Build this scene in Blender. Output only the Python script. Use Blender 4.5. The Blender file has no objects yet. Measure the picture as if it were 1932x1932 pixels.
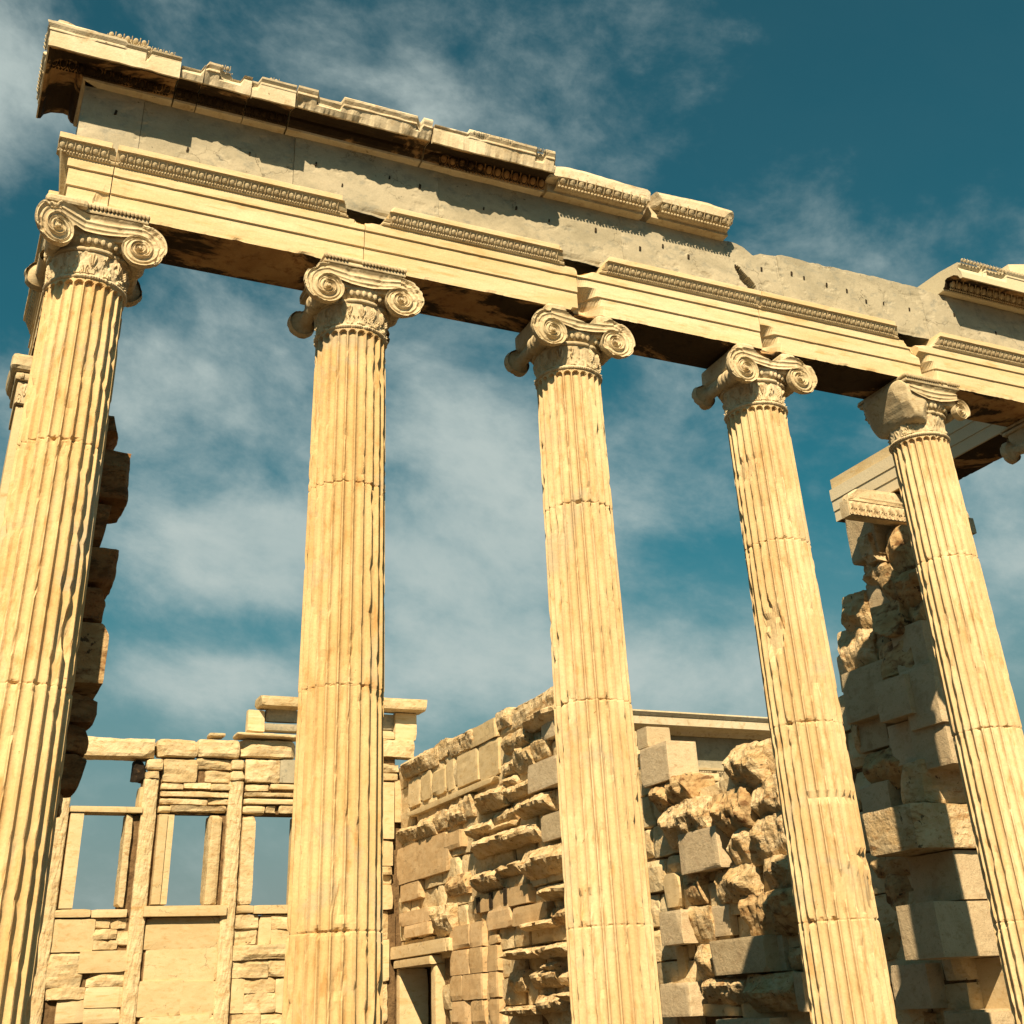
import bpy, math, random
import numpy as np
from mathutils import Matrix, Vector, noise
S=bpy.context.scene
# ---------------------------------------------------------------- camera
cd=bpy.data.cameras.new("camera"); cam=bpy.data.objects.new("camera",cd); S.collection.objects.link(cam); S.camera=cam
cd.sensor_width=36; cd.lens=36*2225.5/1932; cd.shift_y=-322/1932; cd.clip_start=.05; cd.clip_end=3000
r_=(0.90703919,-0.41876752,-0.04374561); u_=(-0.17212334,-0.46360942,0.86916044); f_=(0.38425704,0.78083293,0.49259157)
cam.matrix_world=Matrix(((r_[0],u_[0],-f_[0],-0.46184),(r_[1],u_[1],-f_[1],-8.54138),(r_[2],u_[2],-f_[2],0.90359),(0,0,0,1)))
# ---------------------------------------------------------------- light
AZ,EL=28.3,41.5
sd=bpy.data.lights.new("sun","SUN"); sun=bpy.data.objects.new("sun",sd); S.collection.objects.link(sun)
sd.energy=5.0; sd.angle=math.radians(.5); sd.color=(1.0,.785,.50)
a,e=math.radians(AZ),math.radians(EL)
sdir=Vector((-math.sin(a)*math.cos(e),-math.cos(a)*math.cos(e),math.sin(e)))
sun.rotation_euler=sdir.to_track_quat('Z','Y').to_euler(); sun.location=sdir*60
S.view_settings.view_transform='Standard'; S.view_settings.look='None'; S.view_settings.gamma=1; S.view_settings.use_curve_mapping=False
S.view_settings.exposure=.88
# ---------------------------------------------------------------- sky
W=bpy.data.worlds.new("World"); S.world=W; W.use_nodes=True; nt=W.node_tree; nt.nodes.clear()
def nd(nt,t,**k):
    n=nt.nodes.new(t)
    for q,v in k.items(): setattr(n,q,v)
    return n
class G:
    """tiny expression helper for node trees"""
    def __init__(s,nt): s.nt=nt
    def m(s,op,*a,clamp=False):
        n=nd(s.nt,'ShaderNodeMath',operation=op,use_clamp=clamp)
        for i,x in enumerate(a):
            if isinstance(x,(int,float)): n.inputs[i].default_value=x
            else: s.nt.links.new(x,n.inputs[i])
        return n.outputs[0]
    def mix(s,f,c1,c2,bt='MIX'):
        n=nd(s.nt,'ShaderNodeMix',data_type='RGBA',blend_type=bt)
        for i,x in ((0,f),(6,c1),(7,c2)):
            if isinstance(x,(int,float)): n.inputs[i].default_value=x
            elif isinstance(x,tuple): n.inputs[i].default_value=(*x[:3],1)
            else: s.nt.links.new(x,n.inputs[i])
        return n.outputs[2]
    def smooth(s,x,a,b,lo=0.,hi=1.):
        n=nd(s.nt,'ShaderNodeMapRange',interpolation_type='SMOOTHSTEP'); s.nt.links.new(x,n.inputs[0])
        for i,v in zip((1,2,3,4),(a,b,lo,hi)): n.inputs[i].default_value=v
        return n.outputs[0]
    def noise(s,v,scale,detail=5,rough=.55,dist=0.,stretch=None,out=0):
        if stretch:
            mp=nd(s.nt,'ShaderNodeMapping'); mp.inputs['Scale'].default_value=stretch; s.nt.links.new(v,mp.inputs[0]); v=mp.outputs[0]
        n=nd(s.nt,'ShaderNodeTexNoise'); s.nt.links.new(v,n.inputs['Vector'])
        for q,x in (('Scale',scale),('Detail',detail),('Roughness',rough),('Distortion',dist)): n.inputs[q].default_value=x
        return n.outputs[out]
g=G(nt)
sky=nd(nt,'ShaderNodeTexSky',sky_type='NISHITA',sun_disc=False); sky.sun_elevation=e; sky.sun_rotation=math.radians(180+AZ)
sky.air_density=1.0; sky.dust_density=.6; sky.ozone_density=1.6
tc=nd(nt,'ShaderNodeTexCoord'); sx=nd(nt,'ShaderNodeSeparateXYZ'); nt.links.new(tc.outputs['Generated'],sx.inputs[0])
X,Y,Z=sx.outputs
az=g.m('MULTIPLY',g.m('ARCTAN2',X,Y),57.2958); el=g.m('MULTIPLY',g.m('ARCSINE',Z),57.2958)

base=g.mix(1.0,sky.outputs[0],(.10,.80,.65),'MULTIPLY')
blobs=[(-7,39,8,5,.75),(14,42,8,2.6,.22),(23,41,7,2.6,.26),(31,37.5,5,1.5,.15),(12,27,9,6,.36),(13.5,19.5,7,2.6,.55),(24,18,6,5,.45),(23,26,5,4,.34),
       (9,13.6,6,1.6,.42),(19,13.5,8,2.0,.28),(35,25,3,6,.2),(51,16,6,3,.55),(51,20.5,6,1.3,.35),(36,12.5,7,3,.42),(48,31,8,1.5,.12),(-3,24,5,5,.3),
       (14,15.8,4,1.2,-.25),(16,22.8,4,1.2,-.25),(1,33,6,3,-.3),(33,17,4,4,-.12),(50,39,12,5,-.34),(40,33,5,1.6,.12),(31,38,5,4,-.1),(33,20,7,7,.16),(-6,34,5,3,.2),(22,20,9,7,.20),(-2,29,3,3,-.2),(30,32,4,4,-.2)]
tot=None
for A0,E0,sa,se,wt in blobs:
    p=g.m('ADD',g.m('POWER',g.m('DIVIDE',g.m('SUBTRACT',az,A0),sa),2),g.m('POWER',g.m('DIVIDE',g.m('SUBTRACT',el,E0),se),2))
    t=g.m('MULTIPLY',g.m('EXPONENT',g.m('MULTIPLY',p,-1)),wt)
    tot=t if tot is None else g.m('ADD',tot,t)
mp=nd(nt,'ShaderNodeMapping'); mp.inputs['Rotation'].default_value=(0,math.radians(-18),math.radians(30)); nt.links.new(tc.outputs['Generated'],mp.inputs[0])
n1=g.noise(mp.outputs[0],4.4,9,.60,.22,(1,1,1.7)); n2=g.noise(mp.outputs[0],15,9,.64,.15,(1,1,1.6))
dens=g.m('ADD',g.m('MULTIPLY',tot,.95),g.m('ADD',g.m('MULTIPLY',g.m('SUBTRACT',n1,.5),1.25),g.m('MULTIPLY',g.m('SUBTRACT',n2,.5),.70)))
cl=g.m('MULTIPLY',g.smooth(dens,-.10,.70,0.03,1.),g.smooth(n1,.3,.65,.74,1.))
low=g.smooth(el,2,22,.93,0.)
c0=g.mix(low,base,(3.0,3.5,3.35))
c1=g.mix(cl,c0,(5.9,6.9,6.6))
bg=nd(nt,'ShaderNodeBackground'); nt.links.new(c1,bg.inputs[0]); bg.inputs[1].default_value=.045
wo=nd(nt,'ShaderNodeOutputWorld'); nt.links.new(bg.outputs[0],wo.inputs[0])

# ---------------------------------------------------------------- materials
def material(name,c1,c2,c3=None,s=2.0,streak=(1,1,1),stain=None,stain_t=(.55,.75),stain_s=1.2,bump=.4,bs=30.,spk=None,rough=.85,dark=None,crack=0.,bd=.01,bstretch=None):
    c1=tuple(x*.80 for x in c1); c2=tuple(x*.80 for x in c2); c3=tuple(x*.80 for x in c3) if c3 else None
    m=bpy.data.materials.new(name); m.use_nodes=True; t=m.node_tree; t.nodes.clear(); q=G(t)
    geo=nd(t,'ShaderNodeNewGeometry'); P=geo.outputs['Position']
    oi=nd(t,'ShaderNodeObjectInfo')
    va=nd(t,'ShaderNodeVectorMath',operation='ADD'); t.links.new(P,va.inputs[0])
    cx=nd(t,'ShaderNodeCombineXYZ'); t.links.new(q.m('MULTIPLY',oi.outputs['Random'],17.),cx.inputs[0]); t.links.new(q.m('MULTIPLY',oi.outputs['Random'],31.),cx.inputs[1]); t.links.new(cx.outputs[0],va.inputs[1]); V=va.outputs[0]
    n=q.noise(V,s,6,.6,.4,streak); col=q.mix(q.smooth(n,.32,.68),c1,c2)
    if c3:
        n3=q.noise(V,s*3.1,5,.65,.2,streak); col=q.mix(q.smooth(n3,.5,.72),col,c3)
    if stain:
        ns=q.noise(V,stain_s,6,.62,.6,streak if streak[2]>=1 else (1.5,1.5,.5)); col=q.mix(q.smooth(ns,*stain_t,0,.9),col,stain)
    if dark:
        nk=q.noise(V,dark[1],7,.7,.5,dark[4] if len(dark)>4 else None); col=q.mix(q.smooth(nk,dark[2],dark[3],0,.92),col,dark[0])
    if spk:
        nv=q.noise(V,spk[1],3,.6,.1); col=q.mix(q.smooth(nv,spk[2],spk[2]+.05,0,.85),col,spk[0])
    nf=q.noise(V,60,4,.6); col=q.mix(1.,col,q.mix(nf,(.80,.80,.80),(1.14,1.14,1.14)),'MULTIPLY')
    tone=q.mix(oi.outputs['Random'],(.88,.87,.84),(1.06,1.06,1.08)); col=q.mix(1.,col,tone,'MULTIPLY')
    b=nd(t,'ShaderNodeBsdfPrincipled'); t.links.new(col,b.inputs['Base Color']); b.inputs['Roughness'].default_value=rough; b.inputs['Specular IOR Level'].default_value=.22
    nb=q.noise(V,bs,8,.68,.1,bstretch or (streak if streak[2]<1 else None)); nb2=q.noise(V,bs*.22,5,.6,.3)
    h=q.m('ADD',nb,q.m('MULTIPLY',nb2,1.6))
    if crack:
        vo=nd(t,'ShaderNodeTexVoronoi',feature='DISTANCE_TO_EDGE'); vo.inputs['Scale'].default_value=crack
        w_=nd(t,'ShaderNodeVectorMath',operation='ADD'); t.links.new(V,w_.inputs[0]); sc=nd(t,'ShaderNodeVectorMath',operation='SCALE'); sc.inputs['Scale'].default_value=.35
        t.links.new(q.noise(V,3,5,.7,out='Color'),sc.inputs[0]); t.links.new(sc.outputs[0],w_.inputs[1]); t.links.new(w_.outputs[0],vo.inputs['Vector'])
        ck=q.m('MULTIPLY',q.smooth(vo.outputs['Distance'],0,.014,1,0),q.smooth(q.noise(V,2.3,3),.5,.62))
        h=q.m('SUBTRACT',h,q.m('MULTIPLY',ck,.8)); 
        col2=q.mix(q.m('MULTIPLY',ck,.55),col,(.05,.04,.025)); t.links.new(col2,b.inputs['Base Color'])
    bm=nd(t,'ShaderNodeBump'); bm.inputs['Strength'].default_value=bump; bm.inputs['Distance'].default_value=bd; t.links.new(h,bm.inputs['Height']); t.links.new(bm.outputs[0],b.inputs['Normal'])
    o=nd(t,'ShaderNodeOutputMaterial'); t.links.new(b.outputs[0],o.inputs[0]); return m
M={}
M['shaft']=material('weathered_marble',(.70,.50,.25),(.80,.62,.36),(.60,.38,.16),s=2.2,streak=(1.6,1.6,.6),stain=(.55,.30,.10),stain_t=(.58,.80),stain_s=3.0,bump=.5,bs=34,spk=(.22,.12,.05),rough=.8,bstretch=(1,1,.5)) if 0 else \
 material('weathered_marble',(.68,.49,.26),(.81,.65,.40),(.60,.39,.18),s=2.2,streak=(1.6,1.6,.6),stain=(.52,.30,.11),stain_t=(.60,.80),stain_s=3.0,bump=.45,bs=30,spk=((.25,.14,.06),26,.70),bstretch=(1,1,.9),dark=((.46,.38,.26),1.3,.54,.70))
M['shaft_warm']=material('honey_marble',(.66,.455,.21),(.80,.60,.33),(.58,.35,.14),s=2.2,streak=(1.6,1.6,.6),stain=(.48,.25,.08),stain_t=(.60,.80),stain_s=3.0,bump=.45,bs=30,spk=((.25,.14,.06),26,.70),bstretch=(1,1,.9),dark=((.46,.38,.26),1.3,.54,.70))
M['arch']=material('architrave_marble',(.74,.57,.32),(.84,.70,.46),(.66,.46,.22),s=1.6,streak=(.5,1,3),stain=(.60,.38,.16),stain_t=(.62,.85),bump=.3,bs=26,spk=((.40,.22,.09),14,.73),bstretch=(.4,1,1.6))
M['patch']=material('restoration_marble',(.80,.69,.48),(.84,.75,.55),s=1.4,bump=.2,bs=40)
M['carve']=material('carved_marble',(.66,.53,.34),(.78,.67,.46),(.50,.38,.22),s=6,bump=.4,bs=50,stain=(.45,.32,.17),stain_t=(.6,.85),stain_s=5)
M['frieze']=material('grey_limestone',(.41,.375,.28),(.54,.49,.37),(.34,.33,.27),s=2.6,streak=(1,1,1.4),bump=.5,bs=16,spk=((.10,.10,.08),22,.70),crack=2.6,dark=((.22,.23,.20),1.7,.60,.72))
M['cornice']=material('cornice_marble',(.74,.62,.42),(.84,.74,.55),(.58,.44,.26),s=2.4,bump=.6,bs=18,stain=(.38,.24,.10),stain_t=(.66,.82),stain_s=2.2,spk=((.15,.10,.06),12,.71))
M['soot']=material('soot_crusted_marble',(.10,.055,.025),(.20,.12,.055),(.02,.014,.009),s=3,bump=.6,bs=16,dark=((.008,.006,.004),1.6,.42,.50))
M['soffit']=material('soffit_crust_shade',(.42,.24,.10),(.56,.36,.17),(.25,.12,.05),s=3,bump=.6,bs=16,dark=((.010,.007,.005),1.15,.44,.50,(.55,1.0,1)))  # black patches: soot crust that also paints in the deep shade underneath
M['old']=material('old_rough_marble',(.64,.46,.24),(.82,.66,.42),(.48,.29,.13),s=3.2,streak=(1,1,2.2),stain=(.30,.15,.05),stain_t=(.57,.72),stain_s=2.6,bump=1.,bs=20,spk=((.07,.045,.025),12,.64),bd=.03)
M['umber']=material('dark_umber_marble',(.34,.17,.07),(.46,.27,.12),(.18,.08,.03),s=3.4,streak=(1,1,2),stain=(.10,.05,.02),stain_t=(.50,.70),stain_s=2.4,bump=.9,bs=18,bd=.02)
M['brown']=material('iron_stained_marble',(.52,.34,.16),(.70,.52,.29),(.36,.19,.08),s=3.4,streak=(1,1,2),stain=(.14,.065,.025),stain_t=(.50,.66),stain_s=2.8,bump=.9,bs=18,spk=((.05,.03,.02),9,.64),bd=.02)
M['new']=material('new_marble',(.62,.495,.325),(.70,.575,.39),(.50,.385,.24),s=2.2,streak=(1,1,1.6),bump=.8,bs=60,spk=((.34,.26,.17),45,.62),bd=.010,stain=(.46,.35,.23),stain_t=(.58,.66),stain_s=3.5)
M['smooth']=material('dressed_marble',(.70,.54,.31),(.78,.62,.38),(.62,.44,.22),s=1.8,streak=(1,1,2.5),bump=.35,bs=30,stain=(.50,.30,.12),stain_t=(.62,.8),crack=1.4)
M['plain']=material('tan_wall_marble',(.66,.46,.25),(.76,.56,.33),(.58,.38,.19),s=1.8,streak=(1,1,2),bump=.5,bs=22,crack=1.6,stain=(.34,.19,.08),stain_t=(.6,.76))
M['west']=material('west_marble',(.66,.50,.28),(.80,.66,.42),(.52,.34,.16),s=2.2,streak=(1,1,2.2),stain=(.46,.28,.11),stain_t=(.62,.8),bump=.8,bs=16,spk=((.2,.12,.05),9,.70),bd=.02)
M['core']=material('rubble_core',(.16,.10,.05),(.28,.18,.09),(.09,.05,.025),s=4,bump=.9,bs=12,bd=.03)
M['dark_ground']=material('bounce_cut_ground',(.05,.037,.022),(.075,.055,.032),(.038,.028,.018),s=.6,bump=.6,bs=6,spk=((.15,.12,.08),9,.68))  # colour set darker than the real ground to cut bounce light on undersides
M['hole_shade']=material('painted_hole_shade',(.03,.022,.014),(.05,.035,.02),s=6,bump=.3)  # near-black colour painting the shade inside holes
# ---------------------------------------------------------------- object helpers
COL=S.collection
def top(name,loc,label,cat,group=None):
    o=bpy.data.objects.new(name,None); COL.objects.link(o); o.location=loc; o.empty_display_size=.2
    o['label']=label; o['category']=cat; o['kind']='thing'
    if group: o['group']=group
    return o
def origin(o):
    v=Vector((0,0,0))
    while o is not None: v+=o.location; o=o.parent
    return v
def mk(name,V,F,mat,parent=None,smooth=False,label=None,mats=None,mi=None):
    V=np.asarray(V,float).reshape(-1,3)
    o0=origin(parent) if parent else Vector((0,0,0))
    if parent is not None: V=V-np.array(o0)
    me=bpy.data.meshes.new(name); me.from_pydata(V.tolist(),[],F if isinstance(F,list) else F.tolist())
    for mm in (mats or [mat]): me.materials.append(M[mm])
    if mi is not None: me.polygons.foreach_set('material_index',mi)
    if smooth: me.polygons.foreach_set('use_smooth',[True]*len(me.polygons))
    me.update()
    ob=bpy.data.objects.new(name,me); COL.objects.link(ob)
    if parent is not None: ob.parent=parent
    if label: ob['label']=label
    return ob
def fix(ob):
    import bmesh
    b=bmesh.new(); b.from_mesh(ob.data); bmesh.ops.recalc_face_normals(b,faces=b.faces); b.to_mesh(ob.data); b.free(); return ob
class MB:
    def __init__(s): s.V=[];s.F=[];s.mi=[];s.n=0
    def add(s,V,F,mi=0):
        V=np.asarray(V,float).reshape(-1,3); s.V.append(V); s.F+= [[i+s.n for i in f] for f in F]; s.mi+=[mi]*len(F); s.n+=len(V)
    def box(s,x0,x1,y0,y1,z0,z1,mi=0):
        V=[(x,y,z) for x in(x0,x1) for y in(y0,y1) for z in(z0,z1)]
        s.add(V,[[0,1,3,2],[4,6,7,5],[0,4,5,1],[2,3,7,6],[0,2,6,4],[1,5,7,3]],mi)
    def grid(s,A,mi=0,flip=False,closeu=False,closev=False):
        A=np.asarray(A,float); nu,nv=A.shape[:2]; F=[]
        for i in range(nu if closeu else nu-1):
            for j in range(nv if closev else nv-1):
                a_=i*nv+j;b_=((i+1)%nu)*nv+j;c_=((i+1)%nu)*nv+(j+1)%nv;d_=i*nv+(j+1)%nv
                F.append([a_,d_,c_,b_] if flip else [a_,b_,c_,d_])
        s.add(A,F,mi)
    def ball(s,c,rx,ry,rz,nu=8,nv=6,mi=0):
        A=np.zeros((nu,nv+1,3))
        for i in range(nu):
            t=2*math.pi*i/nu
            for j in range(nv+1):
                p=math.pi*j/nv; A[i,j]=(c[0]+rx*math.sin(p)*math.cos(t),c[1]+ry*math.sin(p)*math.sin(t),c[2]+rz*math.cos(p))
        s.grid(A,mi,flip=True,closeu=True)
    def make(s,name,mat,parent=None,**k):
        return mk(name,np.concatenate(s.V),s.F,mat,parent,mi=(s.mi if 'mats' in k else None),**k)
def fb(x,y,z,o=4): return noise.fractal(Vector((x,y,z)),1.0,2.0,o)
_cube={}
def cubegrid(nx,ny,nz):
    k=(nx,ny,nz)
    if k in _cube: return _cube[k]
    idx={};V=[];F=[]
    def vid(i,j,l):
        if (i,j,l) not in idx: idx[(i,j,l)]=len(V); V.append((2*i/nx-1,2*j/ny-1,2*l/nz-1))
        return idx[(i,j,l)]
    for l,s_ in ((0,0),(nz,1)):
        for i in range(nx):
            for j in range(ny):
                f=[vid(i,j,l),vid(i+1,j,l),vid(i+1,j+1,l),vid(i,j+1,l)]; F.append(f if s_ else f[::-1])
    for j,s_ in ((0,0),(ny,1)):
        for i in range(nx):
            for l in range(nz):
                f=[vid(i,j,l),vid(i+1,j,l),vid(i+1,j,l+1),vid(i,j,l+1)]; F.append(f[::-1] if s_ else f)
    for i,s_ in ((0,0),(nx,1)):
        for j in range(ny):
            for l in range(nz):
                f=[vid(i,j,l),vid(i,j+1,l),vid(i,j+1,l+1),vid(i,j,l+1)]; F.append(f if s_ else f[::-1])
    _cube[k]=(np.array(V),F); return _cube[k]
def stone_mesh(x0,x1,y0,y1,z0,z1,amp=.03,rnd=.15,seed=0,res=.07,strata=.5,facet=1.,fd=None):
    d=(x1-x0,y1-y0,z1-z0); n=[int(min(26,max(3,round(q/res)))) for q in d]
    U,F=cubegrid(*n); c=np.array(((x0+x1)/2,(y0+y1)/2,(z0+z1)/2)); h=np.array(d)/2
    # rounding: pull edges in by a real distance
    rr=min(rnd,min(h)*.9); P=U*h; inner=np.clip(P,-(h-rr),(h-rr)); D=P-inner; L=np.linalg.norm(D,axis=1,keepdims=True)
    P=np.where(L>1e-9,inner+D/np.maximum(L,1e-9)*np.minimum(L,rr),P)
    N_=np.where(L>1e-9,D/np.maximum(L,1e-9),0); flat=(np.linalg.norm(N_,axis=1)<.5)
    ax=np.argmax(np.abs(U),axis=1); N_[flat]=0; N_[flat,ax[flat]]=np.sign(U[flat,ax[flat]])
    out=np.empty_like(P); so=seed*7.31
    if facet:
        rg=np.random.RandomState((seed*37+11)%99991); npl=int(6+10*min(1,facet)); 
        for k in range(npl):
            nrm=rg.normal(size=3)*np.array([1.,1.,.8])
            if fd is not None:
                nrm*=np.where(np.array(fd)!=0,1.,.62); a_=int(np.argmax(np.abs(fd))); nrm[a_]=fd[a_]*(abs(nrm[a_])+.75)
            nrm/=np.linalg.norm(nrm)
            # keep mostly gentle bevels of the face, some deep corner cuts
            sup=np.abs(nrm*h).sum(); cutd=rg.uniform(.3,2.2 if k%3 else 4.)*amp
            dd=P@nrm-(sup-cutd-sup*(.09 if fd is None else .05)*rg.uniform(0,1)); m_=dd>0; P[m_]-=np.outer(dd[m_],nrm)
    for i in range(len(P)):
        p=P[i]; q=Vector((p[0]+so+c[0],p[1]+c[1]-so,p[2]+c[2]+so*.3))
        v=noise.fractal(q*2.0,1.,2.,2)*.55+noise.fractal(q*7,1.,2.,3)*.42*facet+noise.fractal(Vector((q.x*1.6,q.y*1.6,q.z*9)),1.,2.,2)*.5*strata
        out[i]=p+N_[i]*amp*v
    return out+c,F
# ================================================================= GROUND
mb=MB(); 
gx=np.concatenate([np.linspace(-1500,-60,8),np.linspace(-40,60,61),np.linspace(80,1500,8)]); gy=np.concatenate([np.linspace(-1500,-60,8),np.linspace(-40,70,67),np.linspace(90,1500,8)])
A=np.zeros((len(gx),len(gy),3))
for i,x in enumerate(gx):
    for j,y in enumerate(gy):
        near=max(0,1-max(abs(x),abs(y))/120)
        A[i,j]=(x,y,-.86+(fb(x*.25,y*.25,0)*.10*near if not(-2<x<13 and -2<y<24) else -.05)-max(0,(math.hypot(x-5,y-10)-40))*.02)
mb.grid(A); o=mb.make('ground','dark_ground',smooth=True); o['kind']='structure'
# stepped platform, unseen, darkened with the core colour to cut bounce light
t=top('temple_platform',(5.3,10.5,-.86),'three marble steps, darkened to cut bounce light, of the platform carrying the columns and walls','platform')
for k in range(3):
    q=.34*(2-k)+.02; mb=MB(); mb.box(-.52-q,11.16+q,-.52-q,22.4+q,-.88+.29*k,-.86+.29*(k+1)-(0 if k<2 else .01)); mb.make('step','core',t)
mb=MB(); mb.box(-.3,10.95,.6,21.2,-.02,.006); mb.make('bounce_cut_floor','dark_ground',t)  # unseen dark sheet added over the platform to cut bounce light
# ================================================================= COLUMNS
CX=[0,2.191,4.304,6.417,8.53,10.643]
ZN=5.95
def shaft(x0,seed,joints,parent,scars=()):
    nf,ns=24,9
    zs=set(np.arange(.34,ZN-.16,.055).round(4)); 
    for j in joints: zs|={round(j+q,4) for q in (-.05,-.025,-.012,-.006,0,.006,.012,.025,.05)}
    zs|=set(np.linspace(ZN-.14,ZN+.0,26).round(4)); zs=sorted(zs)
    ts=[];  # angle samples: fillet flat + flute
    fil=.11
    for k in range(nf):
        for q in (-fil/2,fil/2): ts.append((k+q,0.))
        for q in np.linspace(0,1,ns)[1:-1]: ts.append((k+fil/2+(1-fil)*q,q))
    ts=sorted(ts); A=np.zeros((len(ts),len(zs),3)); offs=[0]+[random.Random(seed*9+i).uniform(-.004,.004) for i in range(6)]
    for j,z in enumerate(zs):
        R=.3285-(.3285-.2975)*((z-.34)/(ZN-.34))**1.25
        dr=sum(1 for q in joints if z>=q); R+=offs[dr]
        jd=min([abs(z-q) for q in joints]+[9])
        zt=ZN-.020-z
        for i,(ft,q) in enumerate(ts):
            th=2*math.pi*(ft+.5)/nf-math.pi/2
            c_,s_=math.cos(th),math.sin(th)
            dep=.034*(math.sin(math.pi*q)**.45 if q>0 else 0)
            if q>0 and zt<.0: dep=0
            elif q>0 and zt<.045:
                # rounded flute head
                w=(q-.5)*2; lim=1-((.045-zt)/.045)**2; dep=(.034 if w*w<=lim else 0.)
            n1=fb(c_*3.4+seed*5,s_*3.4,z*4.2,4)
            n2=fb(c_*5+seed*3,s_*5,z*9.0,3)
            er=0
            if q==0: er=max(0,n2-.26)*.030+max(0,n1-.42)*.03
            else: er=max(0,n1-.42)*.02*(1-dep/.034)
            r=R-dep-er-max(0,n1-.45)*.03
            if jd<.03: r-=.011*math.exp(-(jd/.0065)**2)*(1 if n2>-.15 else .25)+max(0,n2-.12)*.055*math.exp(-(jd/.02)**2)
            for (sa,sz,wa,wz,dd) in scars:
                da=(math.degrees(th)-sa+180)%360-180
                v=1-((da/wa)**2+((z-sz)/wz)**2)+n2*.8
                if v>0: r=min(r,R-dd*min(1,v*3)+n1*.008)
            A[i,j]=(x0+r*c_,r*s_,z)
    mb=MB(); mb.grid(A,closeu=True); return mb.make('shaft','shaft_warm' if seed<3 else 'shaft',parent)
def ring(mb,x0,prof,n=96,f=None):
    A=np.zeros((n,len(prof),3))
    for i in range(n):
        th=2*math.pi*i/n
        for j,(r,z) in enumerate(prof):
            rr=r+(f(th,z,j) if f else 0); A[i,j]=(x0+rr*math.cos(th),rr*math.sin(th),z)
    mb.grid(A,closeu=True)
def anth(th,z):
    """palmette and lotus relief on the necking band, 16 motifs round"""
    u=(th/(2*math.pi)*18)%1-.5; v=(z-5.985)/(6.19-5.985); h=0
    k=int(th/(2*math.pi)*18)%2
    if .25<v<.95:
        rr=math.hypot(u*.9,(v-.28)*.62); an=math.atan2(u*.9,(v-.28)*.62+1e-6)
        spread=.95 if k else .6
        if abs(an)<spread: h+=.010*(abs(math.cos(an*(3.5 if k else 4.5)*math.pi/2.2)))**1.5*max(0,min(1,(.42-rr)*12))*(1 if rr>.05 else .4)
    cu=abs(u)-.3; dd=math.hypot(cu*.9,(v-.18)*.5)
    h+=.009*max(0,math.cos(dd*55))*(1 if dd<.11 else 0)
    if .02<v<.07: h+=.006
    return h
def neck(x0,seed,parent,worn=0):
    mb=MB(); zs=np.linspace(5.985,6.19,22); A=np.zeros((432,len(zs),3))
    for i in range(432):
        th=2*math.pi*i/432
        for j,z in enumerate(zs):
            n1=fb(math.cos(th)*3+seed,math.sin(th)*3,z*5)
            w=1 if n1<.1-worn*.5 else max(0,1-(n1-.1+worn*.5)*8)
            r=.294+.012*((z-5.985)/.2)**2+anth(th,z)*w*2.0-max(0,n1-.1+worn*.25)*.03
            A[i,j]=(x0+r*math.cos(th),r*math.sin(th),z)
    mb.grid(A,closeu=True)
    bd=lambda th,z,j:(.004*abs(math.cos(th*48)) if 2<=j<=4 else 0)+min(0,fb(math.cos(th)*6+seed,math.sin(th)*6,z*2)*.02+.003)
    ring(mb,x0,[(.28,5.935),(.300,5.945),(.310,5.952),(.316,5.962),(.310,5.972),(.304,5.977),(.298,5.988)],192,bd)
    return mb.make('necking_band','carve',parent,smooth=False)
VR=.225; VK=.107
def vr(t): return VR*math.exp(-VK*t)
def vout(t):
    P=[(0,.225),(.8,.222),(1.57,.208),(2.2,.188),(2.8,.166),(3.14,.160),(4.71,.136),(6.30,.1148)]
    for (a_,b_),(c_,d_) in zip(P,P[1:]):
        if a_<=t<=c_: q=(t-a_)/(c_-a_); return b_+(d_-b_)*q
    return .115
def volute_pts(sgn):
    """height field of one volute face, local x (outer side = sgn), z about the eye; returns grid (nphi,nr) of (x,h,z)"""
    nphi,nr=112,30; A=np.zeros((nphi+1,nr+3,3))
    for i in range(nphi+1):
        t=2*math.pi*i/nphi; ph=math.pi/2+t; Ro=vout(t)
        for j in range(nr+1):
            rho=Ro*(j/nr) if j else 1e-4
            if rho<.014: h=.006
            else:
                k=math.log(VR/rho)/VK/(2*math.pi)-t/(2*math.pi); fr=k%1
                ed=min(fr,1-fr); mid=abs(fr-.5)
                h=.026*math.exp(-(ed/.11)**2)+.013*math.exp(-((fr-.38)/.07)**2)-.014
            if rho>vr(t)*1.005: h=.004+.008*math.sin(min(1,(rho-vr(t))/.05)*math.pi)-.02*((rho-vr(t))/.05)**2*.5
            h+=.012*(1-rho/.22)
            A[i,j]=(sgn*-math.cos(ph)*-1*rho*(1) if 0 else sgn*(-math.cos(ph))*rho,h,math.sin(ph)*rho)
        A[i,nr+1]=(sgn*(-math.cos(ph))*Ro*1.0,-.02,math.sin(ph)*Ro*1.0)
        A[i,nr+2]=(sgn*(-math.cos(ph))*Ro*.93,-.06,math.sin(ph)*Ro*.93)
    return A
def chip(x,y,z,seed,amp):
    n=fb(x*7+seed*3,y*7,z*7,4); return max(0,n-.12)*amp
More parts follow.
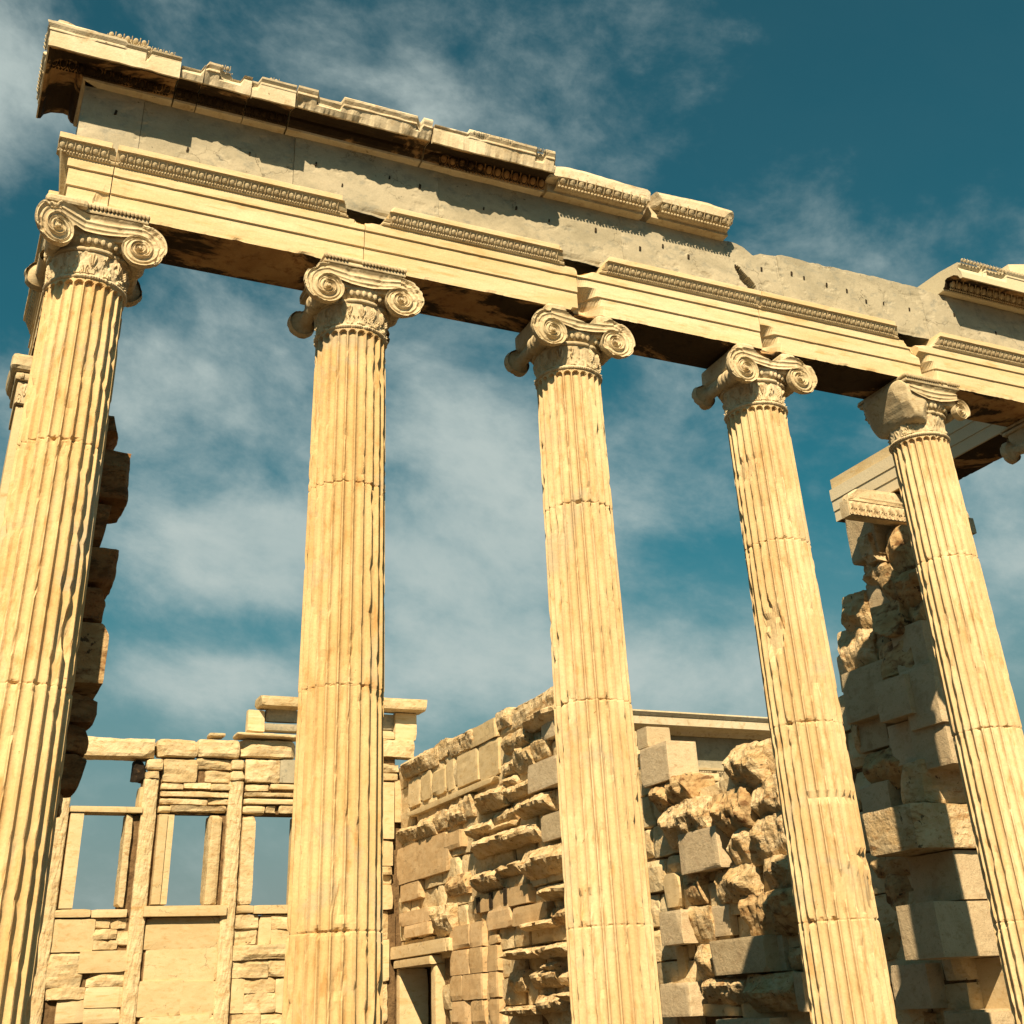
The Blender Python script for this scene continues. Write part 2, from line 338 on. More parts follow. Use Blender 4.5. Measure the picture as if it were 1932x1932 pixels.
def capital(x0,seed,parent,corner=0,notch=None,missing_left=False,small_right=False,back=True):
    """corner: -1 = volute of the left corner turned to 45 deg, +1 right, 0 none"""
    VC=.325; ZC=6.265; YF=.372
    cap=MB()
    # canalis on front and back
    def bend(x,y):
        if corner and corner*x>.10:
            d=corner*x-.10; return corner*(.10+d*.86),y-d*.42
        return x,y
    for face in ((-1,1) if back else (-1,)):
        for_front=face==-1
        nu,nv=64,30; A=np.zeros((nu+1,nv+1,3))
        for i in range(nu+1):
            u=i/nu; xl=-VC+2*VC*u; sag=4*u*(1-u)
            for j in range(nv+1):
                v=j/nv
                z=ZC+VR*math.exp(-VK*2*math.pi*v)-sag*(.006+.055*v)
                fr=v; ed=min(fr,1-fr); mid=abs(fr-.5)
                h=.019*math.exp(-(ed/.10)**2)+.012*math.exp(-((fr-.36)/.07)**2)+.012*sag*math.exp(-((fr-.68)/.07)**2)-.009
                if v<.02: h=.014
                h-=.008*sag*v
                if notch:
                    zz=6.41+abs(xl-notch[0])**1.3*notch[1]
                    if z>zz: z=zz+(z-zz)*.05; h-=.05
                h-=chip(xl+x0,0,z,seed,.018)
                y=-(YF+h); x=xl
                if for_front: x,y=bend(x,y)
                else: y=-y
                A[i,j]=(x0+x,y,z)
        cap.grid(A,flip=not for_front)
    # body behind the canalis and abacus
    def bodybox(xa,xb,ya,yb,za,zb,am=.006,sd=0,r=.02):
        V_,F_=stone_mesh(x0+xa,x0+xb,ya,yb,za,zb,am,r,seed+sd,.035,0,0); cap.add(V_,F_)
    if notch:
        bodybox(-.34,.34,-.33,.33,6.30,6.385,.008)
        bodybox(-.36,-.15,-.36,.37,6.36,6.575,.02,3,.05); bodybox(.17,.36,-.35,.37,6.36,6.56,.02,4,.05); bodybox(-.3,.3,-.05,.36,6.36,6.58)
    else:
        bodybox(-.34,.34,-.34,.34,6.30,6.50)
        bodybox(-.37,.37,-.385,.385,6.495,6.535,.004,1,.012)
        # carved lip of the abacus
        for k in range(25):
            xx=x0-.355+.71*k/24
            if fb(xx*4+seed,1,1)<.22:
                for yy in ((-.395,) if not back else (-.395,.395)): cap.ball((xx,yy,6.552),.013,.02,.024,6,5)
        bodybox(-.375,.375,-.392,.392,6.548,6.585,.010,2,.012)
    if corner: bodybox(*((-.42,-.1) if corner<0 else (.1,.42)),-.44,-.1,6.50,6.58,.006,5,.03)
    # echinus : eggs ring, beads, guilloche torus
    ring(cap,x0,[(.28,6.19),(.318,6.192),(.325,6.20),(.327,6.212),(.322,6.222),(.305,6.226),(.30,6.235),(.335,6.27),(.352,6.30),(.356,6.325),(.345,6.34),(.20,6.35)],120,
         lambda th,z,j:-max(0,fb(math.cos(th)*4+seed,math.sin(th)*4,z)-.25)*.06)
    for k in range(40):
        th=2*math.pi*k/40
        if fb(math.cos(th)*2+seed,math.sin(th)*2,3)<.28:
            cap.ball((x0+.337*math.cos(th),.337*math.sin(th),6.272),.019,.019,.032,7,6)
    for k in range(64):
        th=2*math.pi*k/64; cap.ball((x0+.352*math.cos(th),.352*math.sin(th),6.326),.011,.011,.010,6,4)
    co=cap.make('capital','carve',parent)
    # volutes
    for sgn in (-1,1):
        for face in ((-1,1) if back else (-1,)):
            if missing_left and sgn==-1: continue
            mbv=MB(); A=volute_pts(sgn).copy(); sc=1.; cxo=0; czo=0
            if face==1: sc=.70
            if small_right and sgn==1 and face==-1: sc=.62; cxo=-.01; czo=-.01
            out=np.zeros_like(A)
            for i in range(A.shape[0]):
                for j in range(A.shape[1]):
                    px,h,pz=A[i,j]; px*=sc; pz*=sc
                    n=chip(px+x0+sgn,face,pz,seed+sgn,.05); rim=math.hypot(px,pz)/(.2*sc)
                    h-=n*rim; k_=1-max(0,fb(px*9+seed,pz*9,sgn+face*2)-.15)*.5*max(0,rim-.55)
                    px*=k_; pz*=k_
                    x=sgn*VC+px+cxo; y=-(YF+h)
                    if face==-1: x,y=bend(x,y)
                    else: y=-y
                    out[i,j]=(x0+x,y,ZC+czo+pz)
            mbv.grid(out,flip=(sgn*face==1))
            # half of the bolster behind this face
            nb=18; Bm=np.zeros((49,nb+1,3))
            for i in range(49):
                t=2*math.pi*i/48; ph=math.pi/2+t; Ro=vr(t)*(.92)*sc
                for j in range(nb+1):
                    q=j/nb; s_=.50+.50*max(0,1-q/.17)+.02*math.cos(q*34); rr=Ro*s_
                    x=sgn*VC-sgn*math.cos(ph)*rr+cxo; y=-(YF-.03)*(1-q); z=ZC+czo+math.sin(ph)*rr
                    if face==-1: x,y=bend(x,y)
                    if face==-1 and corner==sgn: y=y*1.0
                    if face==1: y=-y
                    n=chip(x+x0,y,z,seed+9,.05); 
                    Bm[i,j]=(x0+x-sgn*n*.4,y,z+n*.3)
            mbv.grid(Bm,flip=(sgn*face==1))
            if False:
                # twin face on the side of the building, mirrored over the diagonal
                dup=out.copy(); dx=dup[:,:,0]-x0; dy=dup[:,:,1].copy()
                dup[:,:,0]=x0-(-sgn)*(-1)*0+ (dy*(-sgn)); dup[:,:,1]=dx*(-sgn)*1.0
                mbv.grid(dup,flip=(sgn*face!=1))
            mbv.make('volute','carve',co)
    if missing_left:
        V_,F_=stone_mesh(x0-.44,x0-.05,-.36,.34,6.08,6.56,.035,.13,seed+40,.03,.6,.12)
        # taper towards the bottom
        zz=(V_[:,2]-6.02)/.54; V_[:,0]=np.where(V_[:,0]<x0-.2,x0-.2+(V_[:,0]-(x0-.2))*(.35+.75*np.clip(zz,0,1)),V_[:,0])
        cob=mk('mended_volute_core',V_,F_,'carve',co,label='broken volute mended as a smooth plain lump')
    return co
def base(x0,parent):
    mb=MB(); ring(mb,x0,[(.0,0),(.46,0),(.475,.04),(.475,.09),(.45,.12),(.40,.13),(.385,.16),(.40,.20),(.43,.215),(.44,.25),(.42,.29),(.37,.31),(.34,.335),(.325,.36)],64)
    return mb.make('column_base','shaft',parent)
COLS=[('tall corner column at the left end, its left volute turned outward',dict(corner=-1),[4.60,2.87],()),
      ('fluted Ionic column second from the left, both scroll volutes whole under the first beam joint',dict(),[4.565,2.988,1.397],()),
      ('middle fluted Ionic column, its capital broken by a V-shaped notch',dict(notch=(.05,.55)),[4.665,3.0,1.402],((215,1.55,20,.10,.03),)),
      ('fluted Ionic column second from the right in full view, capital notched, shaft patched low down',dict(notch=(.02,.6)),[4.571,2.934,1.408],((200,3.75,22,.28,.05),(195,5.3,18,.15,.035),(262,2.32,60,.05,.035),(300,1.86,26,.045,.05),(285,1.62,40,.2,.028),(252,1.62,22,.16,.026))),
      ('fluted column at the right, its lost left volute mended as a plain lump',dict(missing_left=True,small_right=True),[4.643,2.981,1.38],((225,3.5,16,.5,.02),)),
      ('corner column at the far right, only its dark capital edge showing at the photo border',dict(corner=1),[4.6,2.95,1.4],())]
for k,(lab,kw,js,sc) in enumerate(COLS):
    t=top('ionic_column',(CX[k],0,0),lab,'column','Ionic columns of the east porch')
    base(CX[k],t); shaft(CX[k],k+1,js,t,sc); neck(CX[k],k*3.3+1,t,worn=(.0,.0,.15,.15,.9,.3)[k]); capital(CX[k],k+1,t,**kw)
# ================================================================= ENTABLATURE
ent=top('temple_entablature',(5.3,0,6.586),'long beam, grey frieze and broken cornice resting on the row of columns','entablature')
ARCH=[(-.275,6.586),(-.275,6.62),(-.275,6.70),(-.275,6.783),(-.291,6.788),(-.291,6.87),(-.291,6.953),(-.307,6.958),(-.307,7.00),(-.307,7.045),(-.322,7.050),(-.330,7.064),(-.328,7.076),(-.338,7.08),(-.352,7.10),(-.376,7.138),(-.388,7.150),(-.400,7.152),(-.402,7.20),(-.395,7.207),(-.19,7.21)]
def smst(x,a,b): 
    t=max(0,min(1,(x-a)/(b-a))); return t*t*(3-2*t)
def extrude(a,b,prof,xf,parent,name,mats,dx=.02,crown=None,dam=(),seed=0,backy=.29,botz=None,mapf=None,erode=.0,soffmat=1,joint=.004):
    """prof run front bottom -> top; closed with back and soffit; mapf maps (x,y,z)->world"""
    xs=np.linspace(a+joint,b-joint,max(4,int((b-a)/dx))+1)
    z0=prof[0][1]; zt=prof[-1][1]; soff=[(backy,z0),(backy-.07,z0),(backy-.14,z0+.0),(.0,z0),(-.13,z0),(-.20,z0)]
    full=[(backy,zt)]+soff+list(prof); nsf=len(soff)+1
    A=np.zeros((len(xs),len(full),3))
    for i,x in enumerate(xs):
        for j,(y,z) in enumerate(full):
            yy,zz,xx=y,z,x
            if j>=nsf:
                if crown is not None and z>7.046:
                    on=0
                    for (c0,c1) in crown:
                        # ends cut on a slant: the break leans outward toward the bottom
                        sl=(7.2-z)*.5
                        on=max(on,min(smst(x,c0-sl-.02,c0-sl+.02),1-smst(x,c1+sl-.02,c1+sl+.02)))
                    if on<1:
                        yy=yy*on+(-.27+(z-7.046)*.75)*(1-on) if z<7.209 else yy
                        zz=zz*on+(min(z,7.046+(z-7.046)*.35))*(1-on)
                n=fb(x*3+seed,y*3,z*5,4)
                yy+=max(0,n-.3)*.012*(1 if erode==0 else erode)
                for (dx0,dz0,rx,rz,dp) in dam:
                    v=1-((x-dx0)/rx)**2-((z-dz0)/rz)**2
                    if v>0:
                        w=min(1,v*1.5); yy+=dp*w*w*(3-2*w)*(1+.15*n)
                        if z<z0+.02: zz+=.10*w*min(1,dp*6)
            elif erode and 1<=j<nsf:
                n=fb(x*2.2+seed,y*4,1,4); zz+=.018*n
            if j==nsf or j==nsf-1:
                n=fb(x*5+seed,0,2,3); zz+=max(0,n-.05)*.03; yy+=max(0,n-.05)*.02 if j==nsf else 0
            A[i,j]=mapf(xx,yy,zz) if mapf else (xx,yy,zz)
    mb=MB(); nv=len(full); mb.grid(A,flip=False,closev=True)
    mi=[]
    for i in range(len(xs)-1):
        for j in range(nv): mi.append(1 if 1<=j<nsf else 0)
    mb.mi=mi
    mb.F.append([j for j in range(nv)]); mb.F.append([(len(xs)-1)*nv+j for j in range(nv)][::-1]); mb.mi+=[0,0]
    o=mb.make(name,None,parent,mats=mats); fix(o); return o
def eggs(segs,parent,seed=0,mapf=None,pitch=.064,zc=7.108,yc=-.352,sc=.92,skip=.85,mat='carve',name='egg_and_dart_moulding'):
    mb=MB(); f=mapf or (lambda x,y,z:(x,y,z))
    for (a,b) in segs:
        n=int((b-a)/pitch)
        for k in range(n+1):
            x=a+(k+.5)*pitch
            if x>b-.02: break
            if fb(x*2.5+seed,7,1)>skip: continue
            c=f(x,yc-.006*sc,zc); 
            t=MB(); t.ball((0,0,0),.0245*sc,.013*sc,.033*sc,8,6); V_=t.V[0]
            # tilt with the ovolo
            ca,sa=math.cos(.55),math.sin(.55); V2=np.stack([V_[:,0],V_[:,1]*ca-V_[:,2]*sa,V_[:,1]*sa+V_[:,2]*ca],1)
            mb.add([f(x+v[0],yc-.004*sc+v[1],zc+v[2]) for v in V2],t.F)
            # frame around the egg and dart between
            pr=[]; 
            for q in range(9):
                th=math.pi*(q/8)+math.pi; pr.append((x+.033*sc*math.cos(th),-(.046*sc*math.sin(th))*-1))
            A=[]
            for (px,pz) in pr:
                z=zc+pz+.008*sc; y=yc-(z-zc)*.62-.0*sc
                A.append([f(px-.004*sc*np.sign(px-x),y-.004,z),f(px,y-.007*sc,z-.002),f(px+.005*sc*np.sign(px-x),y-.003,z-.004)])
            mb.grid(A)
            xd=x+pitch/2
            if xd<b-.02:
                mb.add([f(xd-.006*sc,yc-.028*sc,zc+.035*sc),f(xd+.006*sc,yc-.028*sc,zc+.035*sc),f(xd,yc+.012,zc-.03*sc),f(xd,yc-.036*sc,zc+.030*sc),f(xd,yc-.004*sc,zc-.03*sc)],[[0,3,4,2],[3,1,2,4]])
        m=int((b-a)/(pitch*.36))
        for k in range(m):
            x=a+(k+.5)*pitch*.36
            if fb(x*2.5+seed,3,2)>skip: continue
            t=MB(); t.ball((x,yc+.019,zc-.044*sc),.0105*sc,.009*sc,.0095*sc,6,4)
            mb.add([f(*v) for v in t.V[0]],t.F)
    return mb.make(name,mat,parent) if mb.n else None
J=[-.42,.05,2.20,4.32,6.42,8.52,10.66,11.06]
CR=[[(-.5,.03)],[(.02,1.98)],[(2.41,4.13)],[(4.62,9)],[(4,8.20)],[(8.80,12)],[(8,12)]]
DAM=[[(.02,6.70,.10,.10,.03)],
     [(2.19,7.10,.12,.10,.05)],
     [(2.21,7.10,.10,.07,.04),(4.34,6.55,.12,.06,.10),(4.34,7.12,.10,.09,.06)],
     [(4.30,6.60,.30,.30,.20),(4.33,7.13,.20,.16,.09)],
     [(6.40,6.62,.26,.26,.14),(8.54,7.1,.22,.20,.10)],
     [(8.50,6.66,.26,.30,.16),(8.5,7.14,.22,.12,.06)],[]]
for k in range(7):
    cr=[(max(a_,J[k]-.2),min(b_,J[k+1]+.2)) for a_,b_ in CR[k]]
    left=k==0
    def mp_(x,y,z,k=k):
        if k==0: return (max(x,y if y<0 else -.27),y,z)
        if k==6: return (min(x,10.643-y if y<0 else 10.9),y,z)
        return (x,y,z)
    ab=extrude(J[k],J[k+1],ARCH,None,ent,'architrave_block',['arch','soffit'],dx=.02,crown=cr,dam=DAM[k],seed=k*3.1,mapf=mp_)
    sg=[(max(a_,J[k]+.01)+.01,min(b_,J[k+1]-.01)-.005) for a_,b_ in CR[k]]
    eggs(sg,ab,seed=k)
# returns: south side (x negative) and north side beams running west
def side(sign,x_in=0,x_out=0):
    def f(s,y,z):
        if sign<0: return (y,max(s,y if y<0 and z>6.6 else .292),z+(.003 if z<6.59 else 0))
        return (10.643-y,s,z)
    return f
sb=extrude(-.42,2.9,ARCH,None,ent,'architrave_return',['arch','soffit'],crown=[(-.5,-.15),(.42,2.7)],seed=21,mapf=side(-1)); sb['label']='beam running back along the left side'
eggs([(.45,2.7)],sb,seed=22,mapf=side(-1,0,0))
NBP=[(q,w) for q,w in ARCH]
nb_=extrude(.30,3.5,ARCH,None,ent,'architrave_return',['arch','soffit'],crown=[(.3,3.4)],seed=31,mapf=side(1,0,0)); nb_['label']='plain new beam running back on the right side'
# its inner face has three dressed fasciae and a light new top course
mb=MB(); 
for (xa,za,zb) in ((10.335,6.59,6.735),(10.323,6.738,6.885),(10.311,6.888,7.05)): mb.box(xa,10.40,.32,3.508,za,zb)
mb.make('inner_fascia','patch',ent)
mb=MB(); mb.box(-.262,.2,-.215,.85,7.215,7.985); mb.make('backing_block','new',ent)
# frieze slabs
FJ=[-.275,.22,1.55,2.94,4.915,6.858,8.84,10.93]
def ftop(x):
    P=[(-9,7.875),(6.10,7.875),(6.24,7.90),(6.30,7.895),(6.42,7.87),(6.54,7.775),(6.60,7.80),(6.65,7.828),(6.86,7.853),(6.94,7.88),(7.28,7.877),(7.76,7.89),(8.3,7.90),(8.84,7.89),(9.1,7.86),(12,7.86)]
    for (a_,b_),(c_,d_) in zip(P,P[1:]):
        if a_<=x<c_: return b_+(d_-b_)*(x-a_)/(c_-a_)
    return 7.875
HOLES=[(.0,7.66),(.62,7.45),(1.15,7.56),(1.75,7.62),(2.0,7.45),(2.45,7.66),(2.75,7.64),(3.4,7.56),(3.75,7.66),(4.1,7.60),(4.62,7.62),(5.12,7.52),(5.70,7.56),(6.28,7.58),(6.62,7.62),(7.02,7.66),(7.18,7.64),(7.48,7.62),(7.75,7.60),(8.0,7.52),(8.25,7.55),(8.62,7.55),(9.3,7.62),(9.9,7.5),(5.4,7.62)]
fr=[]
for k in range(7):
    a_,b_=FJ[k]+.002,FJ[k+1]-.002; nx=int((b_-a_)/(.025 if k!=4 else .012)); nz=28 if k!=4 else 60; dp=random.Random(k).uniform(0,.006)
    front=np.zeros((nx+1,nz+1,3)); 
    for i in range(nx+1):
        x=a_+(b_-a_)*i/nx; zt=ftop(x)+(fb(x*6,0,5)*.012 if x>6.2 else 0)
        for j in range(nz+1):
            z=7.205+(zt-7.205)*j/nz
            y=-.22-dp+fb(x*2.5,z*3,k)*.006+max(0,fb(x*5,z*6,k+4)-.3)*.02
            if z<7.27 and (2.0<x<2.5 or 4.1<x<4.65 or 8.2<x<8.9): y+=.03*smst(7.27-z,0,.05)*max(0,.4+fb(x*4,z*2,2))
            hd=((x-6.40)/.10)**2+((z-7.44+ (x-6.40)*.9)/.075)**2
            if hd<1.3+fb(x*9,z*9,1)*.6: y+=.14
            if abs(x-a_)<.03 or abs(x-b_)<.03: y+=max(0,fb(x*3,z*12,3))*.015
            front[i,j]=(x,y,z)
    mb=MB(); mb.grid(front); 
    bk=front.copy(); bk[:,:,1]=.22; mb.grid(bk,flip=True)
    mb.grid(np.stack([front[:,-1],bk[:,-1]],1)); mb.grid(np.stack([front[0],bk[0]],1),flip=False); mb.grid(np.stack([front[-1],bk[-1]],1))
    o=mb.make('frieze_slab','frieze',ent); fix(o); fr.append(o)
    hb=MB()
    for (hx,hz) in HOLES:
        if a_<hx<b_:
            w=random.Random(int(hx*99)); sz=w.uniform(.008,.014); hb.add([(hx-sz,-.2335,hz-sz*1.9),(hx+sz*.6,-.2335,hz-sz*1.6),(hx+sz,-.2335,hz+sz*1.5),(hx-sz*.4,-.2335,hz+sz*2.2),(hx-sz,-.21,hz-sz*1.9),(hx+sz*.6,-.21,hz-sz*1.6),(hx+sz,-.21,hz+sz*1.5),(hx-sz*.4,-.21,hz+sz*2.2)],[[0,1,2,3],[4,5,1,0],[5,6,2,1],[6,7,3,2],[7,4,0,3]])
    if hb.n: hb.make('dowel_hole_shade','hole_shade',o)  # dark raised chips paint the shade of dowel holes
    if k==4: q=MB(); q.box(6.30,6.50,-.115,-.09,7.34,7.54); q.make('cavity_shade','hole_shade',o)  # dark box set in the recess to paint its shade
# south return of the frieze (edge-on at the far left)
mb=MB(); mb.box(-.262,.10,-.20,.85,7.21,7.87); mb.make('frieze_return','frieze',ent)
# cornice
COR=[(-.285,7.872),(-.300,7.876),(-.305,7.895),(-.330,7.905),(-.355,7.945),(-.362,7.975),(-.40,7.985),(-.50,7.965),(-.555,7.925),(-.575,7.875),(-.60,7.868),(-.612,7.872),(-.614,7.95),(-.616,8.025),(-.625,8.032),(-.627,8.045),(-.622,8.055),(-.645,8.085),(-.650,8.105),(-.64,8.115),(-.3,8.125),(.25,8.13)]
def cornice(a_,b_,seed,name='cornice_block',erode=0.,lip=1,mapf=None,mats=('cornice',),topf=None,parent=ent,cut=None,bed=1.):
    xs=np.linspace(a_+.004,b_-.004,max(6,int((b_-a_)/.022))); full=[(.25,7.872)]+COR; A=np.zeros((len(xs),len(full),3))
    for i,x in enumerate(xs):
        er=erode*max(0,.62+fb(x*1.1+seed,1,0,3)*1.0+fb(x*14+seed,2,0,4)*.18)
        for j,(y,z) in enumerate(full):
            yy,zz=y,z
            if j>=1:
                n=fb(x*4+seed,y*5,z*5,4)
                if y<-.5:
                    zz+=max(0,n-.1)*.015*(1 if z<7.95 else .6)
                if y<=-.55 and z<8.03:
                    low=max(0,1-(z-7.865)/.17); zz+=er*.11*low; yy+=er*.10*low+max(0,n)*.03*er
                if z>8.03 and y<-.5:
                    lp=lip if isinstance(lip,(int,float)) else lip(x)
                    if z>8.05: zz=8.05+(z-8.05)*lp; 
                    yy=yy+(1-lp)*.02+max(0,n-.1)*.02
                bt=fb(x*2.6+seed*2,9,.5,4)
                if z>7.95 and y<-.5 and bt>.24: w=min(1,(bt-.24)*30); yy+=.045*w; zz-=(.035*w if z>8.03 else 0)
                if z>8.11: zz+=n*.02
                if 7.872<z<7.99 and -.4<y and bed<1: yy+=(1-bed)*.03*max(0,n+.3)
            A[i,j]=mapf(x,yy,zz) if mapf else (x,yy,zz)
    if topf: 
        for i in range(A.shape[0]):
            for j in range(A.shape[1]):
                if A[i,j,2]>8.0: A[i,j,2]+=topf(A[i,j,0])
    mb=MB(); mb.grid(A,closev=True); nv=len(full); mb.F.append(list(range(nv))); mb.F.append([(len(xs)-1)*nv+j for j in range(nv)][::-1]); mb.mi+=[0,0]
    mi=[(1 if (f<nv*(len(xs)-1) and 3<=f%nv<=10) else 0) for f in range(len(mb.F))]  # underside faces get the soffit colour with shade painted in
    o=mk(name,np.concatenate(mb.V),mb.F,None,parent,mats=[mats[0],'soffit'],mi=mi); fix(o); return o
def leaves(segs,parent,yc,zc,sc=1.,seed=0,mapf=None,name='leaf_moulding',skip=.5,mat='carve',pitch=.075):
    eggs(segs,parent,seed=seed,mapf=mapf,pitch=pitch*sc,zc=zc,yc=yc,sc=sc,skip=skip,mat=mat,name=name)
cb=[]
# corner block with mitre
def mitre(x,y,z): return (max(x,y if y<0 else -.2),y,z)
o=cornice(-.66,.44,1,lip=lambda x:1.0 if x<-.02 else .55,mapf=mitre,mats=('cornice',)); leaves([(-.58,.42)],o,-.345,7.94,.95,1,mat='soffit'); leaves([(.0,.40)],o,-.632,8.085,.62,2,skip=.1)  # bed leaves take the soffit colour, painting them as dark as the shade
mb=MB(); V_,F_=stone_mesh(-.58,-.40,-.60,.0,8.12,8.20,.012,.02,5,.04); mb.add(V_,F_); V_,F_=stone_mesh(-.40,.04,-.56,.1,8.12,8.17,.02,.02,6,.04); mb.add(V_,F_)
V_,F_=stone_mesh(-.20,.22,-.50,-.10,8.17,8.27,.02,.03,7,.03); mb.add(V_,F_); q=mb.make('broken_sima','cornice',o); leaves([(-.18,.2)],q,-.505,8.24,.9,3,skip=.2)
for a_,b_,s_,er,lp in ((.444,.64,2,.55,.35),(.64,1.05,3,.65,lambda x:.95 if .66<x<.88 else .3),(1.05,1.44,4,.15,.8)):
    o=cornice(a_,b_,s_,erode=er,lip=lp)
    if s_==3: leaves([(.66,.88)],o,-.632,8.09,.62,4,skip=.3,mat='carve')
    if s_==4: leaves([(1.18,1.40)],o,-.632,8.09,.62,5,skip=.3)
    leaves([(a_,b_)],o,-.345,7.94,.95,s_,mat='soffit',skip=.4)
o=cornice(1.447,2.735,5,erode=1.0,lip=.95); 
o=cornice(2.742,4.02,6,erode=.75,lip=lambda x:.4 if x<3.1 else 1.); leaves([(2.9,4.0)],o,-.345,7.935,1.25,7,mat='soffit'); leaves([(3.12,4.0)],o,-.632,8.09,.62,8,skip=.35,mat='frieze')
# loose-looking broken bed mouldings further right
for a_,b_,sd,pk in ((4.02,5.17,8,.40),(5.20,6.20,9,.35)):
    V_,F_=stone_mesh(a_,b_,-.48,.22,7.975,8.085,.02,.02,sd+11,.035,.8,.7)
    for v in V_:
        u=(v[0]-a_)/(b_-a_)
        if v[2]>8.0:
            v[2]+=(.11*math.sin(min(1,u/pk)*math.pi*.5)-max(0,u-pk)*.17)*max(0,min(1,(v[1]+.47)*3+.35)) if sd==8 else .07*math.sin(u*3.0)*max(0,min(1,(v[1]+.47)*3+.4))
        elif v[1]>-.3: v[2]=7.90
    o=mk('broken_cornice_block',V_,F_,'cornice',ent)
    bm_=MB(); bm_.box(a_+.03,b_-.03,-.325,.1,7.874,7.99); 
    A=[[(x,y,z) for (y,z) in ((-.31,7.9),(-.36,7.91),(-.42,7.95),(-.455,8.0),(-.46,8.02))] for x in np.linspace(a_+.1,b_-.05,30)]
    bm_.grid(A); bm_.make('bed_moulding','carve',o)
    leaves([(a_+.10,b_-.06)],o,-.435,7.96,1.35,sd,mat='carve',skip=.6)
# restored cornice at the right corner
o=cornice(9.138,11.24,10,lip=1.,mats=('patch',)); leaves([(9.2,11.2)],o,-.365,7.94,1.25,11,skip=9); leaves([(9.15,11.2)],o,-.636,8.09,.66,12,skip=9,mat='carve')
mb=MB()
for k in range(70):
    mb.ball((9.22+k*.028,-.306,7.886),.010,.010,.010,6,4)
mb.make('bead_row','patch',o)
mb=MB(); V_,F_=stone_mesh(10.02,11.3,-.56,.3,8.13,8.42,.004,.01,3,.08,0,0)
for v in V_:
    if v[2]>8.2: v[2]+=(v[0]-11.3)*.23*(1)+.16
mb.add(V_,F_); mb.make('raking_cornice','patch',ent)
# south side cornice return (dark in shade at the far left)
o=cornice(-.66,.36,15,name='cornice_return',lip=.8,mapf=lambda s,y,z:(y,max(s,y if y<0 else .0),z+(.002 if z>8.1 else 0)),mats=('cornice',)); 
leaves([(-.5,.3)],o,-.632,8.085,.62,16,mapf=lambda s,y,z:(y,s,z),skip=.2)

